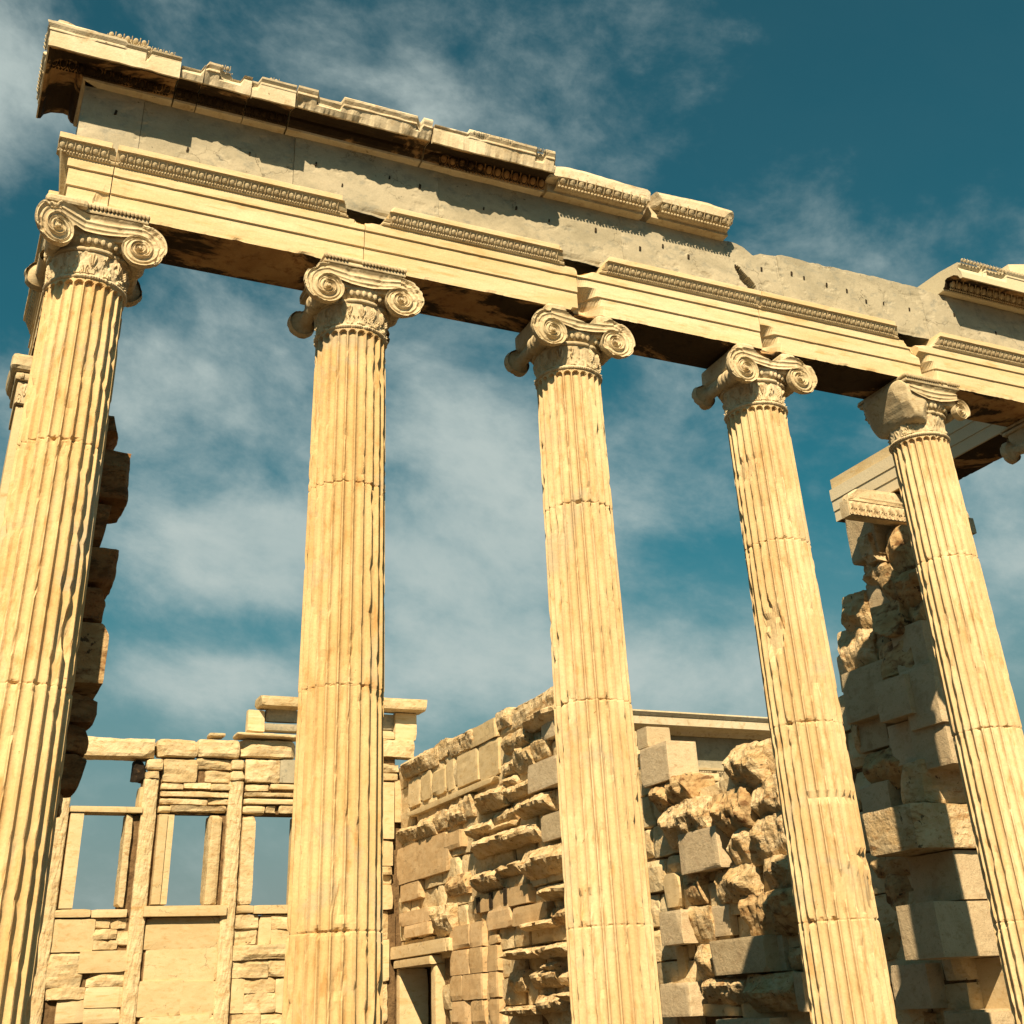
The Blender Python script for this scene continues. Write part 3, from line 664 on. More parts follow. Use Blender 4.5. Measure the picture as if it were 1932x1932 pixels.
# ================================================================= WALLS
NB=[[18.48,20.7,5.99,6.42,0.12,"r"],[17.96,18.7,6.1,6.51,0.05,"r"],[16.27,17.77,6.01,6.41,0.12,"r"],[15.04,16.46,5.97,6.38,0.03,"f"],[14.45,15.22,6.09,6.46,0.06,"r"],[12.06,14.22,5.91,6.36,0.15,"r"],[11.95,13.53,5.7,5.98,0.28,"r"],[12.19,12.78,5.42,5.8,0.1,"n"],[19.65,20.47,5.31,5.99,0.0,"f"],[18.95,19.61,5.33,5.97,0.0,"f"],[18.03,18.86,5.31,5.95,0.01,"f"],[17.45,18.01,5.3,5.97,0.0,"f"],[16.1,17.35,5.27,5.95,0.02,"f"],[15.04,16.07,5.21,5.97,0.0,"f"],[15.1,20.45,5.07,5.2,0.08,"s"],[19.67,20.94,4.53,4.86,0.16,"r"],[18.53,19.72,4.47,4.91,0.14,"r"],[17.88,18.75,4.54,4.93,0.13,"r"],[16.86,17.79,4.52,4.95,0.15,"r"],[14.52,15.97,4.51,4.91,0.28,"r"],[16.46,17.32,4.58,5.04,0.08,"r"],[13.4,14.63,5.51,5.86,0.22,"r"],[13.29,14.11,5.01,5.5,0.2,"r"],[12.66,13.57,5.14,5.52,0.1,"r"],[14.06,14.76,5.07,5.37,0.18,"r"],[11.92,13.21,4.51,5.03,0.24,"n"],[14.11,14.76,4.83,5.05,0.15,"r"],[13.26,14.54,4.56,4.83,0.2,"r"],[12.46,13.99,4.14,4.47,0.28,"r"],[12.2,12.87,4.2,4.5,0.08,"r"],[14.2,15.31,4.16,4.48,0.2,"r"],[15.24,16.5,4.12,4.36,0.22,"r"],[14.23,15.35,4.09,4.21,0.15,"r"],[11.98,12.88,3.6,4.07,0.16,"n"],[13.07,16.23,3.69,4.0,0.3,"r"],[17.79,21.37,3.64,4.47,0.05,"p"],[17.03,18.06,4.04,4.41,0.05,"p"],[19.63,21.0,3.25,3.63,0.04,"p"],[14.04,15.03,3.2,3.44,0.2,"r"],[11.82,13.81,3.05,3.54,0.3,"r"],[11.73,12.99,2.61,2.85,0.34,"r"],[16.86,17.99,3.1,3.53,0.1,"b"],[14.99,16.27,3.03,3.4,0.25,"r"],[18.9,20.93,2.72,3.02,0.06,"p"],[17.62,18.66,2.38,2.98,0.14,"r"],[18.85,20.63,2.46,2.73,0.08,"p"],[17.64,21.34,2.05,2.31,0.14,"s"],[16.05,17.82,0.17,2.53,0.05,"p"],[14.63,15.82,2.31,2.73,0.05,"p"],[13.0,14.56,2.29,2.63,0.06,"p"],[15.33,15.88,0.17,2.23,0.04,"p"],[13.68,16.54,2.66,3.0,0.05,"p"],[12.03,12.69,2.2,2.48,0.2,"b"],[12.65,14.05,2.18,2.33,0.22,"r"],[13.27,14.59,1.72,1.89,0.3,"r"],[11.88,13.17,1.68,1.89,0.32,"r"],[12.62,13.15,1.42,1.62,0.25,"r"],[12.6,13.78,1.22,1.5,0.22,"r"],[12.03,12.47,1.21,1.48,0.26,"r"],[13.54,14.77,0.79,0.96,0.26,"r"],[12.61,13.53,0.83,1.11,0.24,"r"],[11.95,12.48,0.98,1.14,0.28,"r"],[14.11,14.9,1.18,1.54,0.12,"r"],[8.87,9.2,4.59,4.93,0.1,"n"],[8.14,9.01,3.95,4.56,0.2,"n"],[7.69,8.89,3.56,3.99,0.28,"b"],[6.16,7.48,1.19,1.64,0.25,"n"],[8.17,8.79,1.64,2.11,0.25,"n"],[8.2,9.03,0.7,1.15,0.22,"n"],[5.5,5.7,0.71,1.17,0.2,"n"],[6.27,7.56,0.29,0.67,0.25,"n"],[7.25,8.03,1.69,2.11,0.0,"n"],[6.04,6.42,1.19,1.64,0.02,"n"],[7.31,8.63,3.0,3.59,0.3,"r"],[6.15,7.18,2.96,3.56,0.32,"b"],[5.41,6.09,3.03,3.59,0.25,"r"],[5.79,6.58,3.46,4.1,0.3,"r"],[5.59,5.88,3.53,4.11,0.12,"r"],[7.05,8.12,2.56,3.14,0.2,"n"],[5.49,6.79,2.51,3.1,0.28,"r"],[5.55,5.71,2.63,3.12,0.1,"n"],[6.38,7.43,2.09,2.58,0.25,"r"],[7.78,8.24,2.14,2.61,0.1,"b"],[5.39,6.1,2.12,2.58,0.26,"r"],[6.58,6.88,2.18,2.62,0.0,"f"],[5.31,6.68,1.62,2.17,0.33,"b"],[7.68,8.26,1.67,2.13,0.12,"r"],[8.51,8.98,2.17,2.66,0.0,"f"],[8.54,8.86,1.21,1.64,0.0,"f"],[7.64,8.16,1.18,1.6,0.18,"r"],[5.53,5.96,1.19,1.46,0.14,"r"],[6.85,8.02,0.84,1.15,0.3,"r"],[5.72,6.77,0.72,1.17,0.28,"r"],[7.31,8.51,0.69,0.86,0.0,"f"],[2.84,3.8,3.9,4.54,0.2,"n"],[2.01,2.6,3.57,4.27,0.3,"n"],[3.25,3.82,3.55,4.15,0.05,"n"],[2.96,3.12,3.64,4.09,0.02,"b"],[2.06,2.65,3.12,3.76,0.25,"n"],[2.85,3.23,3.31,3.64,0.1,"n"],[2.8,3.7,3.07,3.53,0.2,"b"],[3.77,3.98,3.57,4.07,0.1,"b"],[3.35,3.89,2.6,3.17,0.12,"n"],[2.64,3.29,2.79,3.16,0.0,"b"],[3.6,3.9,2.32,2.48,0.1,"r"],[2.8,3.99,2.11,2.34,0.05,"b"],[3.46,3.97,1.69,2.15,0.05,"b"],[2.75,3.38,1.71,2.17,0.0,"n"],[3.79,4.13,1.2,1.63,0.0,"b"],[3.31,3.94,0.7,1.17,0.1,"n"],[3.44,4.08,0.29,0.68,0.0,"b"],[2.55,3.2,0.3,0.69,0.1,"n"],[2.6,3.13,5.81,6.51,0.2,"n"],[2.22,2.57,5.37,6.1,0.1,"b"],[2.63,3.1,5.59,6.04,0.16,"r"],[2.62,3.08,5.42,5.79,0.12,"r"],[1.95,2.55,4.99,5.46,0.32,"b"],[2.6,3.11,4.9,5.57,0.08,"n"],[3.1,3.58,4.92,5.51,0.22,"r"],[3.16,3.82,4.45,5.11,0.22,"r"],[2.72,3.23,4.53,5.03,0.05,"r"],[2.11,2.42,4.64,5.12,0.15,"b"],[2.12,2.68,4.17,4.81,0.22,"n"]]
WB=[[2.51,4.32,6.43,6.86,0.1,"A"],[4.3,5.28,6.49,6.89,0.05,"A"],[5.24,6.28,6.5,6.92,0.1,"A"],[6.28,7.73,6.55,6.95,0.06,"A"],[5.51,5.9,6.98,7.07,0.0,"c"],[6.14,7.75,6.99,7.08,0.16,"c"],[6.45,6.9,7.18,7.7,-0.1,"n"],[6.88,7.8,7.21,7.38,-0.05,"g"],[6.91,7.83,7.46,7.76,-0.2,"g"],[6.66,7.73,7.75,8.0,0.12,"c"],[4.11,4.48,6.16,6.41,0.12,"P"],[4.11,4.47,5.97,6.13,0.12,"P"],[6.09,6.43,6.23,6.45,0.12,"P"],[6.08,6.43,5.97,6.19,0.12,"P"],[4.5,5.3,5.92,6.43,0.02,"r"],[5.27,6.11,6.24,6.46,0.04,"r"],[5.5,6.11,5.95,6.2,0.0,"r"],[4.49,5.01,5.75,5.88,0.05,"r"],[5.01,5.66,5.78,5.92,0.02,"r"],[5.65,6.14,5.75,5.9,0.06,"r"],[4.48,6.14,5.59,5.71,0.04,"r"],[4.5,5.6,5.42,5.55,0.02,"r"],[5.6,6.15,5.44,5.58,0.0,"r"],[6.45,7.31,5.96,6.49,0.04,"r"],[7.3,7.84,5.97,6.52,0.0,"g"],[6.48,7.07,5.76,5.91,0.04,"r"],[7.07,7.85,5.82,5.94,0.02,"n"],[6.47,7.85,5.63,5.73,0.05,"r"],[6.47,7.86,5.47,5.59,0.04,"n"],[2.53,4.12,5.21,5.34,0.1,"L"],[4.47,4.76,5.23,5.38,0.08,"n"],[4.75,6.05,5.26,5.4,0.05,"r"],[6.43,6.99,5.25,5.42,0.04,"n"],[7.0,7.33,5.27,5.44,0.0,"r"],[7.33,7.87,5.27,5.44,0.02,"r"],[2.49,3.26,3.06,3.23,0.06,"s"],[3.24,4.02,3.05,3.22,0.06,"s"],[4.35,6.2,3.05,3.27,0.16,"L"],[6.45,6.84,3.09,3.28,0.05,"s"],[6.83,7.96,3.08,3.27,0.07,"s"],[2.49,3.38,2.39,3.04,0.02,"f"],[3.31,3.69,2.84,3.05,0.04,"r"],[3.68,4.09,2.83,3.03,0.0,"r"],[3.33,3.87,2.62,2.83,0.05,"r"],[3.85,4.18,2.51,2.8,0.06,"r"],[3.34,3.9,2.42,2.61,0.03,"r"],[2.47,3.21,1.71,2.38,0.04,"r"],[3.12,4.14,1.98,2.41,0.06,"f"],[3.31,4.14,1.71,2.0,0.0,"r"],[2.52,3.33,1.49,1.72,0.06,"r"],[3.31,4.13,1.32,1.72,0.02,"n"],[2.78,3.37,1.06,1.5,0.02,"n"],[3.34,4.11,1.01,1.34,0.0,"n"],[4.45,6.18,2.4,3.04,0.0,"p"],[4.5,6.19,1.75,2.43,0.0,"p"],[4.34,5.38,1.11,1.8,0.03,"p"],[5.33,6.13,1.08,1.76,0.03,"p"],[4.5,6.13,0.82,1.12,0.06,"p"],[6.43,6.98,2.78,3.07,0.06,"r"],[6.99,7.29,2.44,3.07,0.0,"f"],[7.25,7.98,2.76,3.07,0.05,"r"],[6.44,6.96,2.45,2.78,0.04,"r"],[7.27,8.0,2.43,2.77,0.02,"f"],[6.41,7.99,2.14,2.45,0.12,"r"],[6.43,7.26,1.78,2.17,0.04,"r"],[7.24,8.02,1.78,2.15,0.06,"r"],[6.45,6.76,1.1,1.79,0.0,"f"],[6.72,7.44,1.48,1.78,0.04,"r"],[6.74,7.47,1.09,1.5,0.02,"r"],[7.44,8.06,1.06,1.76,0.02,"f"],[6.48,7.15,0.78,1.09,0.06,"r"],[7.14,8.07,0.73,1.06,0.04,"r"],[9.33,11.19,7.83,8.12,0.12,"c"],[10.32,10.93,7.1,7.81,-0.1,"n"],[9.7,10.35,7.39,7.78,-0.2,"g"],[9.67,10.31,7.14,7.34,-0.1,"n"],[9.82,10.83,6.68,7.11,0.04,"r"],[9.72,10.39,6.29,6.49,0.08,"r"],[9.74,10.35,6.1,6.27,0.04,"s"],[9.62,10.24,4.71,6.04,0.1,"L"],[10.28,10.58,5.11,6.11,0.0,"L"],[9.8,10.23,4.1,4.69,0.06,"f"],[9.77,10.21,3.89,4.08,0.1,"r"],[9.79,10.23,3.69,3.88,0.04,"r"],[9.79,10.23,3.13,3.69,0.06,"f"],[9.82,10.14,2.5,3.1,0.0,"r"],[9.81,10.16,1.61,2.5,0.04,"n"],[9.83,10.13,0.68,1.61,0.02,"r"]]
KMAT={'t':'old','r':'old','b':'brown','n':'new','f':'smooth','s':'smooth','p':'plain'}
NLAB={'b':'rusty brown rough block','n':'smooth new replacement block'}
fdg=None
def course_fill(mb,seed,s0,s1,z0,z1,place,topf,depthf,lens=(.5,1.3),ch=.49,skipf=None,amp=.03):
    rg=random.Random(seed); z=z0; k=0
    while z<z1-.05:
        s=s0-rg.uniform(0,.6)
        while s<s1:
            L=rg.uniform(*lens); a_=max(s0,s); b_=min(s1,s+L); s+=L
            if b_-a_<.12: continue
            zt=min(z+ch,topf((a_+b_)/2))
            if zt-z<.12: continue
            if skipf and skipf(a_,b_,z,zt): continue
            d=depthf(rg); V_,F_=stone_mesh(a_+.006,b_-.006,d,d+.55,z+.005,zt-.005,amp,.03,rg.randint(0,999),.13,.4,.6,fd=(0,-1,0))
            mb.add([place(*v) for v in V_],F_)
        z+=ch; k+=1
# ---- north wall (right, seen obliquely through the columns). inner face x=10.33
nw=top('north_wall',(10.65,12,0),'ragged long side wall on the right, rough brown blocks mixed with smooth pale new blocks','wall')
def ntop(y):
    P=[(2.3,6.12),(3.1,6.12),(3.12,5.5),(3.5,5.45),(3.55,4.95),(3.8,4.9),(3.85,4.60),(4.1,4.55),(4.3,4.2),(4.9,4.1),(5.7,4.0),(6.9,3.85),(7.7,3.75),(8.2,3.95),(9.2,4.4),(10.0,4.7),(11.4,5.4),(11.9,6.2),(13.9,6.25),(14,6.38),(21.6,6.38)]
    for (a_,b_),(c_,d_) in zip(P,P[1:]):
        if a_<=y<c_: return b_+(d_-b_)*(y-a_)/(c_-a_)
    return 6.38
mb=MB()
DO=(18.80,20.78,1.86)   # doorway y0,y1,top
course_fill(mb,5,2.9,21.3,-.02,6.4,lambda s,d,z:(10.33+d,s,z),ntop,lambda r:r.uniform(.0,.07),skipf=lambda a_,b_,z,zt:(b_>DO[0] and a_<DO[1] and z<DO[2]))
o=mb.make('inner_masonry','west',nw)
mb=MB()
# solid middle, stepped to the broken top and pierced by the door
ys=[2.95,3.5,3.85,4.3,5.7,7.7,9.2,10.4,11.6,14,DO[0]-.25,DO[1]+.35,21.3]
for a_,b_ in zip(ys,ys[1:]):
    zt=min(ntop(a_+.01),ntop(b_-.01))-.12
    z0=2.35 if abs(a_-(DO[0]-.25))<1e-6 else 0
    mb.box(10.46+.0007*a_,10.95,a_+.002,b_-.002,z0-.02,zt)
mb.make('wall_core','core',nw)
flush=MB(); nst=0
NB2=[]
for q in NB:
    if q[3]-q[2]>1.5:
        rg=random.Random(4); z=q[2]
        while z<q[3]-.1:
            zt=min(q[3],z+.47); ym=q[0]+(q[1]-q[0])*rg.uniform(.35,.65)
            if q[1]-q[0]>1: NB2+=[[q[0],ym,z,zt,q[4]+rg.uniform(-.012,.012),'p'],[ym,q[1],z,zt,q[4]+rg.uniform(-.012,.012),'p']]
            else: NB2.append([q[0],q[1],z,zt,q[4],'p'])
            z=zt
    elif q[5] in 'rb' and q[1]-q[0]>1.0 and q[0]<9 and len(NB2)<112:
        ym=q[0]+(q[1]-q[0])*.55; NB2+=[[q[0],ym,q[2],q[3],q[4],q[5]],[ym,q[1],q[2],q[3],q[4]-.08,q[5]]]
    else: NB2.append(q)
for i,(y0,y1,z0,z1,p,kd) in enumerate(NB2):
    y1=min(y1,21.25)
    if kd in 'pfs' or (y1-y0)<.12:
        V_,F_=stone_mesh(10.33-p,10.62,y0+.004,y1-.004,z0+.004,z1-.004,.016 if kd!='s' else .006,.012,i,.10,.5,.8); mk('facing_slab' if kd in 'pfs' else 'filler_stone',V_,F_,{'p':'plain','f':'smooth','s':'smooth'}.get(kd,'old'),nw); continue
    am={'r':.05,'b':.045,'n':.005}[kd]; rn={'r':.025,'b':.025,'n':.012}[kd]
    hh=z1-z0
    V_,F_=stone_mesh(10.33-p-(.09 if kd in 'rb' else 0),10.70,y0+.004,y1-.004,z0+.006,z1-.006,min(am,hh*.17),rn,i+3,.034 if y0<9 else .06,.6,(.15 if kd=='n' else 1.0),fd=(-1,0,0))
    if kd in 'rb':
        # undercut the broken lower edge of the rough blocks
        rg=random.Random(i); pk=rg.uniform(.42,.80); lo=rg.uniform(.05,.35); hi=rg.uniform(.25,.75)
        for v in V_:
            zz=(v[2]-z0)/hh; pr=10.36-v[0]
            if pr>0:
                pkk=pk+.22*fb(v[1]*3.5+i,i*.7,0,3)
                k_=lo+(1-lo)*max(0,zz/pkk)**.8 if zz<pkk else hi+(1-hi)*max(0,(1-zz)/(1-pkk+1e-6))**.9
                k_*=1+.30*fb(v[1]*5,i,zz*2,3)
                v[0]=10.36-pr*max(.03,min(1.15,k_))
    o=mk('stone_block',V_,F_,KMAT[kd],nw,label=NLAB.get(kd)); nst+=1
    if kd=='n' and i%2==0:
        pass
# three dark upright boxes on the face paint the shade of course slots
for (y,z) in ((16.1,2.83),(15.45,2.86),(14.75,2.88)):
    mb=MB(); mb.box(10.258,10.30,y,y+.15,z-.15,z+.13); mb.make('socket_shade','hole_shade',nw)
# door: frame of older outer jambs and an inner lintel
for nm,bx in (('door_jamb',(10.24,10.95,20.79,21.0,-.02,1.85)),('door_jamb',(10.26,10.95,18.60,18.85,-.02,1.85)),('door_lintel',(10.16,10.95,18.55,21.0,1.86,2.02)),('door_lintel',(10.18,10.97,17.64,21.3,2.06,2.32))):
    V_,F_=stone_mesh(*bx,.008,.012,3,.12,.3,.3); mk(nm,V_,F_,'smooth',nw)
# antae end and the stub of the lost cross wall, facing east
def blk(name,bx,kd,am=None,rn=None,sd=0,par=None,lab=None,res=.05):
    am={'r':.04,'b':.04,'n':.004,'s':.006,'p':.012,'t':.016}[kd] if am is None else am; rn={'r':.025,'b':.025,'n':.014,'s':.012,'p':.02,'t':.02}[kd] if rn is None else rn
    V_,F_=stone_mesh(*bx,am,rn,sd,res,.5,0 if kd in 'ns' else .9); return mk(name,V_,F_,KMAT[kd],par or nw,label=lab)
for i,(xa,xb,ya,yb,za,zb,kd) in enumerate([
    (9.69,10.97,2.40,3.02,1.185,1.735,'n'),(9.66,10.96,2.38,3.3,2.27,2.75,'t'),
    (10.16,10.96,2.45,3.2,1.75,2.26,'n'),(10.60,10.96,2.36,3.1,.0,1.18,'s'),(10.2,10.96,2.45,3.1,.0,.66,'n'),(10.02,10.96,2.5,3.0,2.76,3.25,'r'),
    (10.15,10.96,2.40,3.1,3.26,3.74,'n'),(9.95,10.96,2.42,2.98,3.75,4.22,'n'),(10.1,10.96,2.36,3.0,4.23,4.70,'b'),
    (9.98,10.96,2.40,2.95,4.71,5.18,'b'),(10.2,10.96,2.42,3.0,5.19,5.66,'b'),(10.05,10.96,2.5,3.0,5.67,6.11,'r')]):
    blk('stub_block',(xa,xb,ya,yb,za,zb),kd,sd=50+i,lab='end block of the lost cross wall' if i==0 else None)
an=MB()
V_,F_=stone_mesh(9.49,11.62,2.30,2.46,6.14,6.36,.004,.01,3,.05,0,0); an.add(V_,F_)
V_,F_=stone_mesh(9.51,11.66,2.33,2.50,6.365,6.57,.03,.05,8,.05,.5,.8)
for v in V_:
    if v[2]>6.45 and v[0]<9.75: v[2]-=.05
an.add(V_,F_)
o=an.make('anta_capital','carve',nw,label='carved block with a band of palmettes')
# palmette relief as a height field on the front of the band, slightly proud
nu,nv=260,30; A=np.zeros((nu+1,nv+1,3))
for i in range(nu+1):
    for j in range(nv+1):
        u=i/nu; v=j/nv; x=9.50+1.1*u; ph=(u*9)%1-.5; kk=int(u*9)%2; h=0
        rr=math.hypot(ph*.9,(v-.30)*.62); an_=math.atan2(ph*.9,(v-.30)*.62+1e-6)
        if v>.3 and abs(an_)<(1. if kk else .7): h=.030*(abs(math.cos(an_*5.5)))**1.3*max(0,min(1,(.40-rr)*10))
        dd=math.hypot((abs(ph)-.28)*.9,(v-.2)*.5); h+=.028*max(0,math.cos(dd*50))*(dd<.12)
        if v<.07 or v>.95: h+=.01
        A[i,j]=(x,2.292-h-(.0),6.15+.20*v)
mb=MB(); mb.grid(A); mb.make('palmette_band','carve',o)
mb=MB()
for k in range(34): mb.ball((9.72+k*.028,2.30,6.405),.010,.012,.017,6,4)
mb.make('bead_row','carve',o)
# ---- south wall (left): seen end-on beside the corner column
sw=top('south_wall',(0,12,0),'left side wall seen end-on behind the corner column, brown broken blocks sticking inward in shade','wall')
blk('anta',(-.33,.33,2.36,2.95,-.02,6.05),'s',am=.006,rn=.012,par=sw,res=.12,sd=2)
mb=MB(); V_,F_=stone_mesh(-.35,.35,2.34,2.97,6.06,6.30,.006,.01,3,.05,0,0); mb.add(V_,F_)
V_,F_=stone_mesh(-.38,.38,2.30,3.0,6.30,6.38,.004,.02,3,.05,0,0); mb.add(V_,F_); V_,F_=stone_mesh(-.44,.40,2.26,3.04,6.385,6.575,.03,.05,5,.05,.3,.5); mb.add(V_,F_)
for k in range(9): mb.ball((-.32+k*.08,2.30,6.34),.025,.02,.032,7,5)
ac=mb.make('anta_capital','carve',sw)
nu,nv=120,24; A=np.zeros((nu+1,nv+1,3))
for i in range(nu+1):
    for j in range(nv+1):
        u=i/nu; v=j/nv; ph=(u*5)%1-.5; h=0; rr=math.hypot(ph*.9,(v-.30)*.62); an_=math.atan2(ph*.9,(v-.30)*.62+1e-6)
        if v>.3 and abs(an_)<.9: h=.012*(abs(math.cos(an_*5)))**1.3*max(0,min(1,(.40-rr)*10))
        dd=math.hypot((abs(ph)-.28)*.9,(v-.2)*.5); h+=.012*max(0,math.cos(dd*50))*(dd<.12)
        A[i,j]=(-.345+.69*u,2.334-h,6.07+.22*v)
mb=MB(); mb.grid(A); mb.make('palmette_band','carve',ac)
for i,(xb,za,zb,kd,yy) in enumerate([(.76,6.28,6.56,'b',3.3),(.95,5.62,6.20,'b',3.32),(.82,5.12,5.58,'b',3.34),(.90,4.72,5.10,'b',3.3),(.84,4.36,4.72,'b',3.28),(.90,3.75,4.34,'b',3.3),(.875,3.40,3.74,'b',3.34),(.84,3.14,3.38,'b',3.3),(.86,2.80,3.12,'b',3.28),(.70,2.62,2.79,'b',3.3),(.42,2.2,2.6,'r',3.3),(.5,1.7,2.18,'b',3.35),(.38,1.2,1.68,'r',3.3),(.62,.7,1.18,'b',3.3),(.4,.2,.68,'r',3.3)]):
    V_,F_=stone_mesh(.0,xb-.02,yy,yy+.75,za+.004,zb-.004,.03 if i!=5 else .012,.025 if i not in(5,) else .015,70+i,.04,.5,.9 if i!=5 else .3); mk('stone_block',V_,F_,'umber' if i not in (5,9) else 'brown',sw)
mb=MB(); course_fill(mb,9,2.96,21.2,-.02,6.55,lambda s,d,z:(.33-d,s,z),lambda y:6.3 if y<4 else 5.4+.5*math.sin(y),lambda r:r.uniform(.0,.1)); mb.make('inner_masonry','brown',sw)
mb=MB(); mb.box(-.33,.2,2.97,21.2,-.02,5.0); mb.make('outer_face','smooth',sw)
# ---- west wall (far end) at y=21.2
ww=top('west_wall',(5.3,21.3,0),'far end wall with three tall window openings between flat half columns','wall')
YW=21.3
lay={}; MAPW={'r':'west','f':'smooth','s':'smooth','n':'arch','p':'smooth','g':'frieze'}
pan=MB()
for i,(xa,xb,za,zb,p,kd) in enumerate(WB):
    yf=YW-p
    if kd=='A':
        V_,F_=stone_mesh(xa+.005,xb-.005,yf,YW+.5,za,zb,.04,.06,i,.08,1.,.6); mk('architrave_block',V_,F_,'west',ww)
    elif kd=='c':
        V_,F_=stone_mesh(xa,xb,yf-.1,YW+.4,za,zb,.02,.04,i,.08,.5,.4); mk('cornice_block',V_,F_,'west',ww)
    elif kd=='L':
        V_,F_=stone_mesh(xa,xb,yf,YW+.45,za,zb,.006,.015,i,.12,.3,0); mk('window_lintel' if zb-za<.3 and i<60 and za>4 else ('window_sill' if za<4 and zb<3.5 else 'pilaster'),V_,F_,'smooth',ww)
    elif kd=='P':
        V_,F_=stone_mesh(xa,xb,yf,YW+.35,za,zb,.02,.03,i,.06,.5,.6); mk('half_column_capital',V_,F_,'west',ww)
    elif kd in 'ng':
        V_,F_=stone_mesh(xa+.003,xb-.003,yf,YW+.4,za,zb,.012,.02,i,.1,.4,.3); mk('stone_block',V_,F_,MAPW[kd],ww)
    elif kd in 'pfs':
        V_,F_=stone_mesh(xa+.003,xb-.003,yf,YW+.4,za+.003,zb-.003,.008,.012,i,.14,.4,.4); mk('dressed_slab' if kd!='s' else 'window_sill',V_,F_,'smooth',ww)
    else:
        hh=zb-za; V_,F_=stone_mesh(xa+.003,xb-.003,yf-.03,YW+.4,za+.003,zb-.003,min(.032,hh*.16),min(.02,hh*.2),i,.055,.9,.9,fd=(0,-1,0)); mk('rough_infill_stone',V_,F_,'west',ww)
# solid backing with the window openings left clear
WIN=[(2.83,3.78,3.235,5.17),(4.84,5.70,3.29,5.20),(6.80,7.72,3.28,5.22),(8.75,9.6,3.29,5.22)]
XP=[(.33,2.22),(2.52,4.10),(4.44,6.10),(6.43,8.05),(8.38,9.75)]
def back(xa,xb,za,zb,nm='backing'): bk_.box(xa,xb,YW+.06+.0009*len(bk_.F),YW+.58,za,zb)
bk_=MB()
back(.33,10.33,-.02,3.05)
for (xa,xb),(wa,wb,wz,wt) in zip(XP[1:],WIN): back(xa+.01,wa-.06,3.06,wt); back(wb+.06,xb-.01,3.06,wt)
back(.34,2.2,3.06,5.9)
back(4.46,10.33,5.26,6.46); back(8.4,10.3,5.9,6.6); back(9.65,10.3,3.06,5.25); back(9.7,10.33,6.47,7.1)
back(9.7,10.6,-.02,6.4); bk_.make('wall_core','core',ww)
# piers = worn half columns
for xa,xb,zt,zb_ in ((2.20,2.52,5.57,.3),(4.095,4.43,5.96,.3),(6.085,6.42,5.96,.3),(8.06,8.39,6.5,.3)):
    n=24; zs=np.linspace(zb_,zt,70); A=np.zeros((n+1,len(zs),3)); c_=(xa+xb)/2; r=(xb-xa)/2
    for i in range(n+1):
        th=math.pi*i/n
        for j,z in enumerate(zs):
            nn=fb(th*2+c_*9,z*4,0,5); rr=r*(1.0)+nn*.010
            A[i,j]=(c_-math.cos(th)*rr,YW+.02-math.sin(th)**.4*(.10+nn*.02),z)
    mb=MB(); mb.grid(A); 
    back_=A.copy(); back_[:,:,1]=YW+.5; mb.grid(np.stack([A[0],back_[0]],0)); mb.grid(np.stack([A[-1],back_[-1]],0)); mb.grid(np.stack([A[:,-1],back_[:,-1]],0))
    fix(mb.make('half_column','west',ww))
# window frames
FR=[((2.56,2.85,3.24,5.20),'smooth'),((3.775,3.93,3.24,5.19),'west'),((4.50,4.70,3.30,5.19),'smooth'),((4.70,4.855,3.30,5.19),'smooth'),((5.69,5.98,3.29,5.20),'west'),((6.46,6.78,3.28,5.21),'west'),((7.74,7.98,3.28,5.21),'smooth')]
for i,(bx,mt) in enumerate(FR):
    V_,F_=stone_mesh(bx[0],bx[1],YW-(.06 if i!=2 else .10),YW+.5,bx[2],bx[3],.005 if mt=='smooth' else .018,.01 if mt=='smooth' else .02,i+30,.08,.6,0 if mt=='smooth' else 1.); mk('window_jamb',V_,F_,mt,ww)
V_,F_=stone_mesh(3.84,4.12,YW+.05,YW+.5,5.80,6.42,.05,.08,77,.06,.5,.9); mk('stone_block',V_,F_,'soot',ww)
V_,F_=stone_mesh(4.02,4.12,YW+.0,YW+.5,5.34,5.8,.01,.02,78,.06,.5,.3); mk('window_jamb',V_,F_,'smooth',ww)
V_,F_=stone_mesh(2.25,2.52,YW-.02,YW+.4,5.10,5.55,.01,.02,79,.06,.5,.3); mk('half_column_capital',V_,F_,'arch',ww)
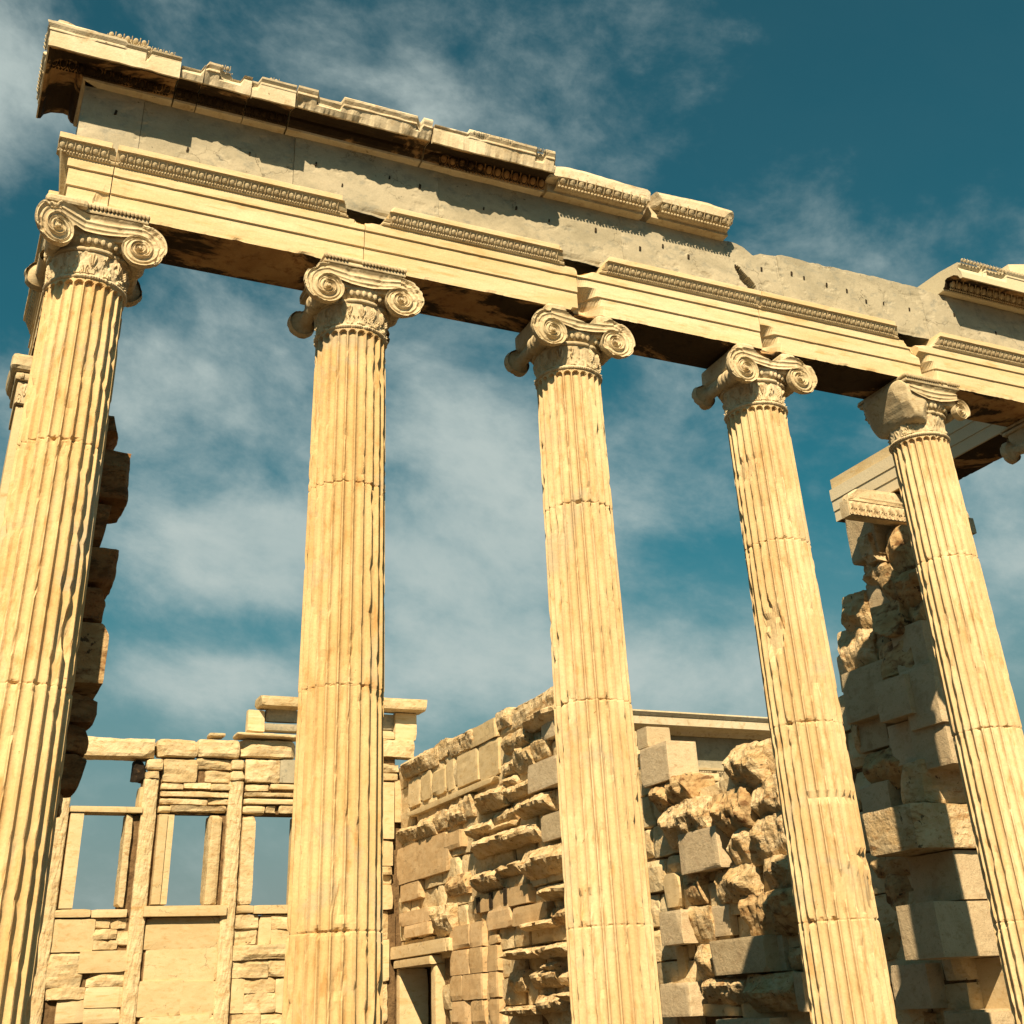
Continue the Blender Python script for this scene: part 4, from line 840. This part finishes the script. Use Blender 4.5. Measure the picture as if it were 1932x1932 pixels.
# ================================================================= NORTH PORCH (behind, right)
npch=top('north_porch',(16,17.5,0),'roofed side porch behind the right wall, thin pale cornice over a deep shadow','porch')
def e2(z): return 4.55+(z-6.586)*1.0
PO=[(y,z-6.586+4.88) for y,z in ARCH]
mb=MB()
P0=15.0
def pro(a_,b_,prof,name,mat,y0):
    A=np.array([[(x,y0+y,z) for (y,z) in prof] for x in np.linspace(a_,b_,90)])
    n2=MB(); n2.grid(A); return fix(n2.make(name,mat,npch))
pro(11.2,20.4,[(.3,4.9),(-.275,4.9),(-.275,5.03),(-.29,5.035),(-.29,5.16),(-.305,5.165),(-.305,5.29),(-.33,5.30),(-.39,5.36),(-.40,5.41),(-.15,5.42),(.3,5.42)],'architrave','arch',P0)
mb.box(11.25,20.35,P0-.22,P0+5.6,5.425,6.10); mb.make('frieze','frieze',npch)
pro(11.0,20.6,[(.2,6.11),(-.30,6.11),(-.36,6.17),(-.45,6.20),(-.80,6.21),(-.82,6.20),(-.84,6.37),(-.86,6.375),(-.92,6.44),(-.92,6.47),(0,6.49),(.2,6.49)],'cornice','cornice',P0)
mb=MB(); mb.box(11.02,20.58,P0+.2,P0+6.2,6.11,6.485); mb.make('roof_slab','cornice',npch)
eggs([(13.2,18.0)],npch,seed=91,mapf=lambda x,y,z:(x,P0+y-.52,z-.66),name='egg_and_dart_moulding',skip=.25,mat='frieze')
eggs([(13.2,18.0)],npch,seed=92,mapf=lambda x,y,z:(x,P0+y,z-1.79),name='egg_and_dart_moulding',skip=.35)
mb=MB(); mb.box(11.0,11.24,20.62,21.5,-.86,6.0); mb.box(10.98,11.24,15.6,18.2,-.86,4.85); mb.box(11.02,20.5,P0+.3,P0+6.1,5.3,5.42); mb.make('porch_wall','core',npch)
mb=MB()
for x in (11.6,14.5,17.4,20.1):
    ring(mb,0,[(.40,-.86),(.40,4.45),(.42,4.5),(.5,4.65),(.5,4.9)],48)
    v=mb.V[-1]; v[:,0]+=x; v[:,1]+=P0+.02
mb.make('porch_columns','shaft',npch)
bpy.context.view_layer.update()
print('OBJ',len(bpy.data.objects),'polys',sum(len(o.data.polygons) for o in bpy.data.objects if o.type=='MESH'))
